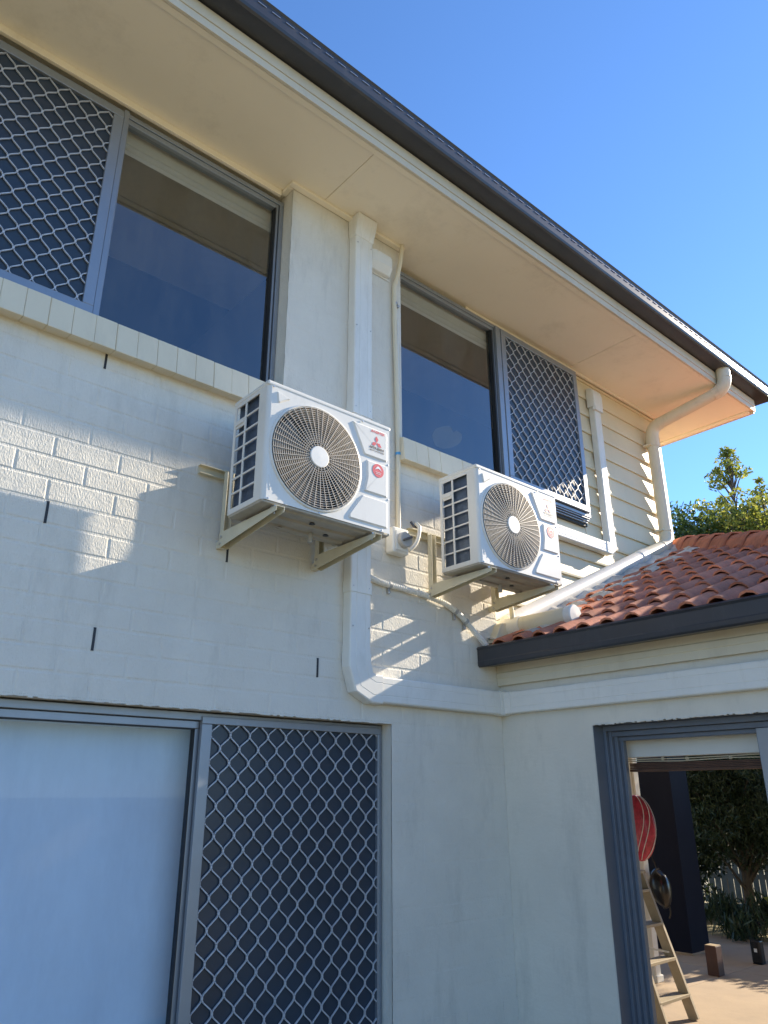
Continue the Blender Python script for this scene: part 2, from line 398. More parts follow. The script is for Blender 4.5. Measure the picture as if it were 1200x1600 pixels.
# ------------- soffit, fascia, gutter, roof
XG = 7.62       # outer end of soffit
YS = -0.613
sof = box('soffit', 'soffit_paint', house, -9, XG-0.01, YS+0.02, 1.5, ZS+0.006, ZS+0.009)
for (a, b) in ((-6.82, -3.764), (-3.76, -0.704), (-0.70, 2.352), (2.358, 5.412)):
    box('soffit_sheet', 'soffit_paint', sof, a, b, YS+0.004, 0.30, ZS, ZS+0.005)
box('soffit_sheet', 'soffit_paint', sof, 5.418, XC+0.08, YS+0.004, 0.30, ZS, ZS+0.005)
box('soffit_sheet', 'soffit_paint', sof, XC+0.085, XG-0.002, YS+0.004, 0.42, ZS, ZS+0.005)
box('soffit_sheet', 'soffit_paint', sof, XC+0.085, XG-0.002, 0.425, 6, ZS, ZS+0.005)
nm = MB().lathe([(0.0, -0.0012), (0.0045, -0.001), (0.006, 0.0)], (0, 0, 0), 'z', 8).build('nail_head', 'soffit_paint', sof)
nm.location = (0.4, -0.55, ZS)
nails = [(x_, y_) for x_ in np.arange(0.85, 7.4, 0.45) for y_ in (-0.55, -0.28, 0.02)]
for (x_, y_) in nails:
    o = nm.copy(); C.objects.link(o); o.location = (x_+random.uniform(-.02, .02), y_+random.uniform(-.01, .01), ZS)
def bead(x0, x1, y0, y1): box('soffit_moulding', 'soffit_paint', sof, x0, x1, y0, y1, ZS-0.024, ZS-0.0005, 0.006)
bead(2.085, 3.10, -0.045, 0.0); bead(2.085, 2.125, 0.001, 0.10)
bead(XE, XC-0.06, WY-0.055, WY-0.026); box('soffit_moulding', 'soffit_paint', sof, -2.4, 2.08, 0.075, 0.10, ZS-0.05, ZS-0.0005, 0.003)
box('soffit_moulding', 'soffit_paint', sof, XG-0.055, XG-0.004, YS+0.03, 6, ZS-0.03, ZS-0.0005, 0.008)
box('soffit_moulding', 'soffit_paint', sof, 0.0, XG-0.056, YS+0.006, YS+0.05, ZS-0.012, ZS-0.0005, 0.004)
fas = MB().prism([(YS, ZS-0.018), (YS-0.018, ZS-0.018), (YS-0.018, ZS+0.11), (YS-0.006, ZS+0.11), (YS-0.006, ZS+0.30), (YS, ZS+0.30)], 'x', -9, XG+0.006).build('fascia', 'fascia_paint', house, 0.002)
MB().box(-9, XG+0.003, YS-0.026, YS-0.019, ZS+0.035, ZS+0.115).build('fascia_strip', 'fascia_paint', fas, 0.002)
box('fascia_end', 'fascia_paint', fas, XG, XG+0.02, YS+0.002, 6, ZS-0.03, ZS+0.30, 0.002)
ZG = ZS+0.125; YG = -0.775
gp = [(YS-0.02, ZG+0.10), (YS-0.02, ZG), (YG+0.012, ZG-0.006), (YG, ZG+0.004), (YG-0.006, ZG+0.022), (YG+0.0, ZG+0.030), (YG-0.004, ZG+0.118),
      (YG-0.014, ZG+0.132), (YG-0.004, ZG+0.146), (YG+0.010, ZG+0.140), (YG+0.008, ZG+0.035), (YS-0.03, ZG+0.02), (YS-0.03, ZG+0.10)]
XGE = XG+0.165
gut = MB().prism(gp, 'x', -9, XGE).build('gutter', 'gutter_steel', house, 0.0)
slot = MB()
x = -0.5
while x < XGE-0.06:
    slot.box(x, x+0.055, YG-0.0065, YG-0.001, ZG+0.089, ZG+0.094); x += 0.092
so2 = slot.build('overflow_slots', 'zinc', gut); so2['kind'] = 'stuff'
MB().prism([(XG+0.021, ZG+0.10), (XG+0.021, ZG), (XGE-0.012, ZG-0.006), (XGE, ZG+0.004), (XGE+0.004, ZG+0.118), (XGE-0.01, ZG+0.14), (XGE-0.012, ZG+0.03), (XG+0.03, ZG+0.02)], 'y', YG+0.001, 6).build('side_gutter', 'gutter_steel', house)
rf = MB()
tx = (XG-0.05); zr = ZG+0.13; sl_ = 0.40
rf.add([(-9, YS-0.07, zr), (XG+0.07, YS-0.07, zr), (XG+0.07-4.3, YS-0.07+4.3, zr+4.3*sl_), (-9, YS-0.07+4.3, zr+4.3*sl_),
        (XG+0.07, 8, zr), (XG+0.07-4.3, 8, zr+4.3*sl_), (-9, 8, zr), (-9, 8, zr+0.5)], [(0, 1, 2, 3), (1, 4, 5, 2), (3, 2, 5, 7)])
rf.build('roof', 'roof_steel', house)

# ------------- windows and doors
def grille(name, parent, x0, x1, z0, z1, y, s=0.0552, H=0.132, plane='y', m='grille_aluminium', ph=0.0):
    mb = MB(); n0 = 0; n1 = int((x1-x0)/s)+1; wd = 0.0050; nodeh = 0.022
    for j in range(n0, n1):
        pts = []
        k = int(math.floor((z0-0.2)/(H/2)))
        zz = k*H/2
        while zz < z1+H:
            side = (k+j) % 2
            xn = x0+(j+side)*s+ph; sg = -1 if side else 1
            xn += sg*wd*0.42
            xo = x0+(j+1-side)*s+ph; mid = (xn+xo)/2; jit = random.gauss(0, 0.0008)
            for dz, fx in ((-0.017, 0.13), (-0.008, 0.0), (0.008, 0.0), (0.017, 0.13)):
                pts.append((xn+(mid-xn)*fx*2*0.9+jit, zz+dz))
            k += 1; zz = k*H/2
        clip = []
        for i in range(len(pts)-1):
            (ax, az), (bx, bz) = pts[i], pts[i+1]
            if bz <= z0 or az >= z1: continue
            if az < z0: t = (z0-az)/(bz-az); ax, az = ax+(bx-ax)*t, z0
            if bz > z1: t = (z1-az)/(bz-az); bx, bz = ax+(bx-ax)*t, z1
            # clip in x
            if max(ax, bx) < x0 or min(ax, bx) > x1: continue
            if ax < x0: t = (x0-ax)/(bx-ax); ax, az = x0, az+(bz-az)*t
            if bx < x0: t = (x0-bx)/(ax-bx); bx, bz = x0, bz+(az-bz)*t
            if ax > x1: t = (x1-ax)/(bx-ax); ax, az = x1, az+(bz-az)*t
            if bx > x1: t = (x1-bx)/(ax-bx); bx, bz = x1, bz+(az-bz)*t
            L = math.hypot(bx-ax, bz-az)
            if L < 1e-4: continue
            nx, nz = -(bz-az)/L*wd/2, (bx-ax)/L*wd/2
            ex, ez = (bx-ax)/L*0.001, (bz-az)/L*0.001
            q = [(ax-ex+nx, az-ez+nz), (ax-ex-nx, az-ez-nz), (bx+ex-nx, bz+ez-nz), (bx+ex+nx, bz+ez+nz)]
            dy = 0.004+0.0004*(j % 2)
            vs = [(a, y-dy, b) for a, b in q]+[(a, y+dy, b) for a, b in q]
            mb.add(vs, [(0, 1, 2, 3), (7, 6, 5, 4), (0, 4, 5, 1), (1, 5, 6, 2), (2, 6, 7, 3), (3, 7, 4, 0)])
    o = mb.build(name, m, parent, fix=False); return o

def frame_ring(name, parent, x0, x1, z0, z1, y0, y1, w, m='aluminium', wl=None, wr=None, wt=None, wbm=None):
    wl = w if wl is None else wl; wr = w if wr is None else wr; wt = w if wt is None else wt; wbm = w if wbm is None else wbm
    mb = MB().box(x0, x1, y0, y1, z1-wt, z1).box(x0, x1, y0, y1, z0, z0+wbm)
    mb.box(x0, x0+wl, y0+0.0006, y1-0.0006, z0+wbm, z1-wt).box(x1-wr, x1, y0+0.0006, y1-0.0006, z0+wbm, z1-wt)
    return mb.build(name, m, parent, 0.003)

def pane(name, m, parent, x0, x1, y, z0, z1):
    return MB().add([(x0, y, z0), (x1, y, z0), (x1, y, z1), (x0, y, z1)], [(0, 1, 2, 3)]).build(name, m, parent, fix=False)
# upper left window
w1 = frame_ring('window', house, -2.4, 2.122, 3.99, 5.452, 0.105, 0.20, 0.03); w1['label'] = 'wide grey framed upstairs window with a diamond grille panel and a fixed pane'
frame_ring('sash_frame', w1, 1.022, 2.086, 4.022, 5.42, 0.112, 0.16, 0.02, wt=0.035)
box('glazing_seal', 'black_rubber', w1, 2.058, 2.066, 0.107, 0.15, 4.04, 5.385)
box('mullion', 'aluminium', w1, 1.000, 1.030, 0.088, 0.16, 4.02, 5.45, 0.003)
pane('window_pane', 'window_glass', w1, 1.035, 2.072, 0.137, 4.035, 5.39)
frame_ring('screen_frame', w1, -0.35, 0.998, 4.022, 5.42, 0.080, 0.104, 0.05, wr=0.056)
grille('diamond_grille', w1, -0.30, 0.942, 4.07, 5.372, 0.092, H=0.128)
box('flyscreen', 'flyscreen', w1, -0.31, 0.955, 0.1005, 0.1025, 4.06, 5.38)
pane('window_pane', 'window_glass', w1, -2.37, -0.36, 0.137, 4.03, 5.40)
# upper right window
w2 = frame_ring('window', house, 3.088, 5.458, 3.985, 5.468, 0.115, 0.21, 0.03); w2['label'] = 'grey framed upstairs window over the right air conditioner with a diamond grille panel'
frame_ring('sash_frame', w2, 3.12, 4.275, 4.015, 5.437, 0.122, 0.17, 0.02, wt=0.03)
box('glazing_seal', 'black_rubber', w2, 4.238, 4.254, 0.117, 0.16, 4.035, 5.405)
box('mullion', 'aluminium', w2, 4.278, 4.335, 0.098, 0.17, 4.015, 5.455, 0.003)
pane('window_pane', 'window_glass', w2, 3.135, 4.24, 0.147, 4.03, 5.41)
frame_ring('screen_frame', w2, 4.337, 5.42, 4.02, 5.445, 0.090, 0.114, 0.055)
grille('diamond_grille', w2, 4.392, 5.365, 4.075, 5.39, 0.102)
box('flyscreen', 'flyscreen', w2, 4.38, 5.375, 0.1105, 0.1125, 4.07, 5.395)
for i in range(3):
    box('vent_blade', 'aluminium', w2, 4.34, 5.44, 0.118+0.012*i, 0.135+0.012*i, 3.950-0.016*i+0.02, 3.957-0.016*i+0.02, 0.001)
box('vent_back', 'black_rubber', w2, 4.34, 5.455, 0.16, 0.198, 3.915, 3.984)
sm = [(3.522, 4.179), (3.56, 4.245), (3.627, 4.283), (3.70, 4.318), (3.735, 4.31), (3.752, 4.275), (3.79, 4.308), (3.845, 4.295), (3.85, 4.25), (3.81, 4.20), (3.723, 4.138), (3.63, 4.10), (3.552, 4.10)]
MB().add([(a, 0.1455, b) for a, b in sm], [tuple(range(len(sm)))]).build('pale_patch', 'pale_film', w2, fix=False)  # pale translucent patch just in front of the pane
# blinds behind the panes
for (a, b, lab) in ((1.04, 2.35, 'rolled up pale blind inside the upper left fixed pane'), (3.14, 4.27, 'rolled up pale blind inside the upper right fixed pane')):
    t = thing('roller_blind', lab, 'blind', ((a+b)/2, 0.235, 5.355))
    MB().prism([(-0.03, -0.02), (-0.045, 0.04), (-0.03, 0.10), (0.03, 0.10), (0.03, -0.02)], 'x', -(b-a)/2, (b-a)/2).build('cassette', 'blind_cloth', t, 0.008)
    MB().tube([(-(b-a)/2, -0.01, -0.045), ((b-a)/2, -0.01, -0.045)], 0.032, 16).build('roll', 'blind_cloth', t, smooth=True)
    MB().box(-(b-a)/2, (b-a)/2, -0.03, -0.02, -0.10, -0.07).build('hem_bar', 'blind_cloth', t, 0.003)

# lower sliding door
sd = frame_ring('sliding_door', house, -1.4, 2.978, -0.02, 2.078, 0.085, 0.19, 0.036); sd['label'] = 'grey framed ground floor sliding door with one clear pane and one grille screen'
frame_ring('sash_frame', sd, -0.2, 1.835, 0.02, 2.04, 0.105, 0.145, 0.03, wr=0.045, wt=0.036)
box('glazing_seal', 'black_rubber', sd, 1.786, 1.7895, 0.103, 0.14, 0.05, 2.003)
box('glazing_seal', 'black_rubber', sd, -0.17, 1.786, 0.103, 0.14, 2.000, 2.0038)
pane('door_pane', 'door_glass', sd, -0.172, 1.79, 0.124, 0.05, 2.004)
frame_ring('screen_frame', sd, 1.81, 2.955, 0.01, 2.062, 0.072, 0.098, 0.036, wl=0.056, wr=0.018)
grille('diamond_grille', sd, 1.866, 2.938, 0.046, 2.027, 0.084)
box('flyscreen', 'flyscreen', sd, 1.86, 2.945, 0.0945, 0.0965, 0.04, 2.03)
cb = thing('roller_blind', 'pale blind drawn fully down behind the ground floor pane', 'blind', (0.8, 0.24, 0.06))
mb = MB(); n = 60
xs = np.linspace(-1.0, 1.60, n); ys = 0.002*np.sin(xs*4+1.3*np.sin(xs*3))
mb.add([(xs[i], ys[i]+0.004*math.sin(3*zz), zz) for zz in np.linspace(0.03, 1.96, 12) for i in range(n)], [(r*n+i, r*n+i+1, (r+1)*n+i+1, (r+1)*n+i) for r in range(11) for i in range(n-1)])
mb.build('cloth', 'curtain', cb, smooth='all', fix=False)
MB().box(-1.0, 1.60, -0.012, 0.004, 0.0, 0.03).build('hem_bar', 'curtain', cb, 0.004)
MB().tube([(-1.0, 0.0, 1.97), (1.60, 0, 1.97)], 0.03, 14).build('roll', 'curtain', cb, smooth=True)

# ------------------------------------------------------------------ single storey extension
ext = thing('extension', 'single storey cream extension with a hipped terracotta tile roof and dark gutter', 'building', (0, 0, 0))
DY0 = -0.692
ew = MB().box(XE, XE+0.19, DY0, D1, -0.05, 2.50).box(XE, XE+0.19, -3.05, DY0, 2.088, 2.50).box(XE, XE+0.19, -3.2, -3.05, -0.05, 2.5)
ew.box(XE+0.19, 10.0, -3.2, -2.98, -0.05, 2.5)
ewo = ew.build('wall', 'render_paint', ext)
lip = MB(); ys_ = np.linspace(-3.05, DY0-0.002, 160)
for i in range(len(ys_)-1):
    lip.box(XE-0.003, XE+0.01, ys_[i], ys_[i+1], 2.0885-random.uniform(0, 0.008), 2.096)
lip.build('render_edge', 'wall_paint', ewo, fix=False)
# fascia boards and gutter of the extension
FX = XE-0.03
fo = MB().prism([(XE-0.001, 2.380), (FX, 2.380), (FX, 2.425), (FX-0.006, 2.430), (FX-0.006, 2.462), (FX, 2.467), (FX, 2.60), (XE-0.001, 2.60)], 'y', -3.2, -0.002).build('fascia', 'cream_paint', ext, 0.002)
GX = XE-0.215
MB().prism([(FX-0.002, 2.60), (FX-0.002, 2.512), (GX+0.012, 2.487), (GX+0.001, 2.497), (GX-0.003, 2.520), (GX, 2.528), (GX, 2.597), (GX-0.010, 2.609), (GX+0.002, 2.621), (GX+0.012, 2.614), (GX+0.010, 2.53), (FX-0.012, 2.53), (FX-0.012, 2.60)], 'y', -3.25, 0.0-0.004).build('gutter', 'gutter_steel', ext, 0)
gend = MB().prism([(FX-0.002, 2.62), (FX-0.002, 2.512), (GX+0.012, 2.487), (GX+0.001, 2.497), (GX, 2.618), (GX+0.05, 2.63)], 'y', -0.0055, -0.002).build('gutter_end_cap', 'gutter_steel', ext)
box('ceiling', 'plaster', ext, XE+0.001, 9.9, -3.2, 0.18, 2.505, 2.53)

# tiled hip roof
AP = Vector((7.02, 0.16, 3.98)); X0 = GX+0.062; Z0 = 2.560
SLP = (AP.z-Z0)/(AP.x-X0); LEN = math.hypot(AP.x-X0, AP.z-Z0); ang = math.atan(SLP)
roof = MB()
yb = AP.y-(AP.x-X0)
x9 = 2*AP.x-X0
dz = -0.035
roof.add([(X0+.05, AP.y, Z0+dz+.02), (X0+.05, yb, Z0+dz+.02), (x9, yb, Z0+dz), (x9, AP.y, Z0+dz), (AP.x, AP.y, AP.z+dz), (X0+.05, AP.y, Z0-0.1), (x9, AP.y, Z0-.1)],
         [(0, 1, 4), (1, 2, 4), (2, 3, 4)])
roofo = roof.build('roof', 'terracotta', ext, fix=False)
TW, TL, GA = 0.325, 0.40, 0.305
def tile_mesh():
    prof = []
    for bI in range(2):
        o = bI*TW/2
        prof += [(o, 0.0), (o+0.02, 0.002)]
        for k in range(7):
            a = math.pi*(1-k/6)
            prof.append((o+0.09+0.062*math.cos(a), 0.006+0.064*math.sin(a)))
        prof += [(o+0.1585, 0.002)]
    prof.append((TW-0.003, 0.0))
    th = 0.013
    n = len(prof)
    vs = []
    # s along slope up (0 bottom .. TL); lower end raised
    for s_, lift in ((0, 0.030), (TL, 0.0)):
        for (a, h) in prof: vs.append((s_, -a, h+lift+th))
        for (a, h) in prof: vs.append((s_, -a, h+lift))
    fs = []
    for i in range(n-1):
        fs.append((i, i+1, 2*n+i+1, 2*n+i)); fs.append((n+i+1, n+i, 3*n+i, 3*n+i+1))
        fs.append((i, n+i, n+i+1, i+1))
    fs.append((0, 2*n, 3*n, n)); fs.append((n-1, 2*n-1, 4*n-1, 3*n-1))
    me = bpy.data.meshes.new('roof_tile'); me.from_pydata(vs, [], fs)
    me.materials.append(MATS['terracotta']); me.shade_smooth(); me.set_sharp_from_angle(angle=R(45))
    return me
tm = tile_mesh()
ncourse = int(LEN/GA)+1
for c in range(ncourse):
    s0 = c*GA-0.02
    xc = X0+s0*math.cos(ang); zc = Z0+s0*math.sin(ang)
    lim = (AP.x-xc-0.10)          # plan distance from AP.y to the hip at this height
    j = 0
    while True:
        ya = AP.y-0.25-j*TW
        if AP.y-(ya-TW*0.55) > lim: break
        o = bpy.data.objects.new('roof_tile', tm); C.objects.link(o); o.parent = roofo
        o.location = (xc+random.uniform(-.004, .004), ya, zc+random.uniform(-0.002, 0.003))
        o.rotation_euler = (random.uniform(-.006, .006), -ang, random.uniform(-.008, .008))
        j += 1
# sunny slopes (out of sight): corrugated tile sheets
mb = MB(); nn = 40
for k in range(nn):
    t0, t1 = k/nn, (k+1)/nn
    for (A, B) in (((x9, yb), (x9, AP.y)), ((X0, yb), (x9, yb))):
        a = Vector((A[0]+(B[0]-A[0])*t0, A[1]+(B[1]-A[1])*t0, Z0)); b = Vector((A[0]+(B[0]-A[0])*t1, A[1]+(B[1]-A[1])*t1, Z0))
        m_ = (a+b)/2; m_.z += 0.05
        mb.add([a, m_, AP, b], [(0, 1, 2), (1, 3, 2)])
sheet = mb.build('tile_slopes', 'terracotta', roofo, fix=False); sheet['kind'] = 'stuff'
# hip caps: from the apex down to the near corner
def cap_mesh():
    L = 0.42; w, h, th = 0.135, 0.115, 0.012
    prof = [(-w, -0.045), (-w*0.55, h*0.62), (-w*0.28, h*0.93), (w*0.28, h*0.93), (w*0.55, h*0.62), (w, -0.045)]
    n = len(prof); vs = []
    for (s_, k_, l) in ((0, 1.06, 0.022), (L, 0.94, 0.0)):
        for (a, b) in prof: vs.append((s_, a*k_, b*k_+l))
        for (a, b) in prof: vs.append((s_, a*k_*0.88, (b*k_+l)-th))
    fs = []
    for i in range(n-1):
        fs += [(i, i+1, 2*n+i+1, 2*n+i), (n+i+1, n+i, 3*n+i, 3*n+i+1), (i, n+i, n+i+1, i+1), (2*n+i, 2*n+i+1, 3*n+i+1, 3*n+i)]
    fs += [(0, 2*n, 3*n, n), (n-1, 2*n-1, 4*n-1, 3*n-1)]
    me = bpy.data.meshes.new('ridge_cap'); me.from_pydata(vs, [], fs); me.materials.append(MATS['terracotta'])
    bm_ = bmesh.new(); bm_.from_mesh(me); bmesh.ops.recalc_face_normals(bm_, faces=bm_.faces[:]); bm_.to_mesh(me); bm_.free()
    return me
cm = cap_mesh()
for (sx, m0) in ((-1, 13), (1, 13)):
    corner = Vector((AP.x+sx*(AP.x-X0), yb, Z0)); d = (AP-corner); Lh = d.length; d.normalize()
    q = d.to_track_quat('X', 'Z')
    k = 0
    while k*0.36 < Lh-0.12:
        o = bpy.data.objects.new('ridge_cap', cm); C.objects.link(o); o.parent = roofo
        o.location = corner+d*(k*0.36)+Vector((0, 0, 0.052)); o.rotation_mode = 'QUATERNION'; o.rotation_quaternion = q
        k += 1
# lead flashing between tiles and wall
mb = MB(); nx, ny = 90, 10
gv = []
for i in range(nx+1):
    s_ = i/nx*(LEN-0.15)+0.05
    for j in range(ny+1):
        t = j/ny
        y = 0.165-t*(0.56+0.05*math.sin(i*0.55)+0.03*math.sin(i*1.7))
        wv = 0.018*math.sin(t*9+0.3*math.sin(i*.6))+0.012*math.sin(i*0.9+2*t)+0.006*math.sin(i*2.3+t*5)
        h = 0.095+wv+(0.06*max(0, 0.25-t)/0.25)-0.004*t
        if j == ny: h -= 0.012
        gv.append((X0+s_*math.cos(ang), y, Z0+s_*math.sin(ang)+h))
mb.add(gv, [(i*(ny+1)+j, i*(ny+1)+j+1, (i+1)*(ny+1)+j+1, (i+1)*(ny+1)+j) for i in range(nx) for j in range(ny)])
mb.build('lead_flashing', 'lead', ext, smooth='all', fix=False)
# cream flashing block where brickwork, gutter and boards meet
MB().prism([(XE-0.10, 2.66), (XE-0.02, 2.80), (XE+0.33, 2.86), (XE+0.33, 2.76), (XE+0.02, 2.64)], 'y', -0.06, 0.17).build('corner_flashing', 'cream_paint', ext, 0.004)

# extension sliding door
FXD = XE+0.10
ed = MB()
for (y0, y1, xo) in ((DY0-0.022, DY0-0.004, 0.0), (DY0-0.043, DY0-0.023, 0.024), (DY0-0.066, DY0-0.044, 0.048), (DY0-0.088, DY0-0.067, 0.072)):
    ed.box(FXD+xo, FXD+0.105, y0, y1, -0.02, 2.086)
ed.box(XE+0.004, FXD+0.104, DY0-0.0035, DY0-0.0005, -0.02, 2.0865)
ed.box(XE+0.004, FXD+0.104, -3.05, DY0-0.004, 2.0845, 2.0875)
for (z0, z1, xo) in ((2.052, 2.084, -0.004), (2.022, 2.051, 0.030), (1.998, 2.021, 0.060)):
    ed.box(FXD+xo, FXD+0.1035, -3.05, DY0-0.004, z0, z1)
edo = ed.build('sliding_door', 'door_aluminium', ext, 0.0025); edo['label'] = 'open grey aluminium sliding door in the extension wall'
frame_s = MB().box(FXD+0.02, FXD+0.055, -1.655, -1.59, 0.0, 2.02).build('door_stile', 'aluminium', edo, 0.003)
box('glazing_seal', 'black_rubber', edo, FXD+0.03, FXD+0.05, -1.5895, -1.586, 0.0, 2.018)
MB().add([(FXD+0.037, -1.656, 0), (FXD+0.037, -3.04, 0), (FXD+0.037, -3.04, 2.0), (FXD+0.037, -1.656, 2.0)], [(3, 2, 1, 0)]).build('door_pane', 'door_glass', edo, fix=False)
# raised timber blind just inside
bl = thing('venetian_blind', 'raised brown slatted blind with cream pelmet inside the open extension door', 'blind', (XE+0.30, -1.17, 1.83))
MB().box(-0.03, 0.03, -0.45, 0.44, 0.076, 0.24).build('pelmet', 'white_paint', bl, 0.004)
for i in range(4):
    MB().box(-0.026+random.uniform(-.003, .003), 0.026, -0.44, 0.425, 0.012+i*0.0085, 0.0185+i*0.0085).build('slat', 'bamboo', bl)
MB().box(-0.028, 0.028, -0.443, 0.428, -0.004, 0.010).build('bottom_rail', 'bamboo', bl, 0.002)
for (a, b) in ((0.056, 0.053), (0.066, 0.070)):
    MB().tube([(-0.032, 0.43, a), (-0.034, 0.1, (a+b)/2-0.006), (-0.033, -0.2, a), (-0.032, -0.44, b)], 0.0035, 6).build('cord', 'cord', bl)
for yk in (0.2, 0.05, -0.2):
    MB().lathe([(0.0, -0.012), (0.009, -0.006), (0.009, 0.006), (0.0, 0.012)], (-0.036, yk, 0.060+0.02*yk), 'y', 8).build('cord_knot', 'cord', bl)

# ------------------------------------------------------------------ air conditioners
def text_mesh(body, size, shear=0.0, sx=1.0, bold=0.0):
    cu = bpy.data.curves.new('lettering', 'FONT'); cu.body = body; cu.size = size; cu.shear = shear
    cu.align_x = 'CENTER'; cu.align_y = 'CENTER'; cu.offset = bold; cu.resolution_u = 2
    o = bpy.data.objects.new('tmp', cu); C.objects.link(o)
    bpy.context.view_layer.update()
    me = bpy.data.meshes.new_from_object(o.evaluated_get(bpy.context.evaluated_depsgraph_get()))
    bpy.data.objects.remove(o); bpy.data.curves.remove(cu)
    # text XY plane -> front face XZ
    for v in me.vertices: v.co = Vector((v.co.x*sx, 0, v.co.y))
    return me

def raised(name, poly, y0, h, ch, m, parent):
    # chamfered raised panel on a front face, poly in (x,z)
    n = len(poly); cx = sum(q[0] for q in poly)/n; cz = sum(q[1] for q in poly)/n
    ins = []
    for i in range(n):
        p0, p1, p2 = (Vector(poly[i-1]), Vector(poly[i]), Vector(poly[(i+1) % n]))
        d1 = (p1-p0).normalized(); d2 = (p2-p1).normalized()
        n1 = Vector((-d1.y, d1.x)); n2 = Vector((-d2.y, d2.x))
        c_ = Vector((cx, cz))-p1
        if n1.dot(c_) < 0: n1 = -n1
        if n2.dot(c_) < 0: n2 = -n2
        bi = (n1+n2); bi = bi/max(0.4, bi.dot(n1))
        ins.append(p1+bi*ch)
    vs = [(q[0], y0, q[1]) for q in poly]+[(q.x, y0-h, q.y) for q in ins]
    fs = [(i, (i+1) % n, n+(i+1) % n, n+i) for i in range(n)]+[tuple(range(n, 2*n))]
    return MB().add(vs, fs).build(name, m, parent)

def rounded(poly, r, k=4):
    out = []; n = len(poly)
    for i in range(n):
        p0, p1, p2 = Vector(poly[i-1]), Vector(poly[i]), Vector(poly[(i+1) % n])
        a = p1+(p0-p1).normalized()*r; b = p1+(p2-p1).normalized()*r
        for t in range(k+1):
            u = t/k; q = (1-u)**2*a+2*u*(1-u)*p1+u*u*b; out.append((q.x, q.y))
    return out

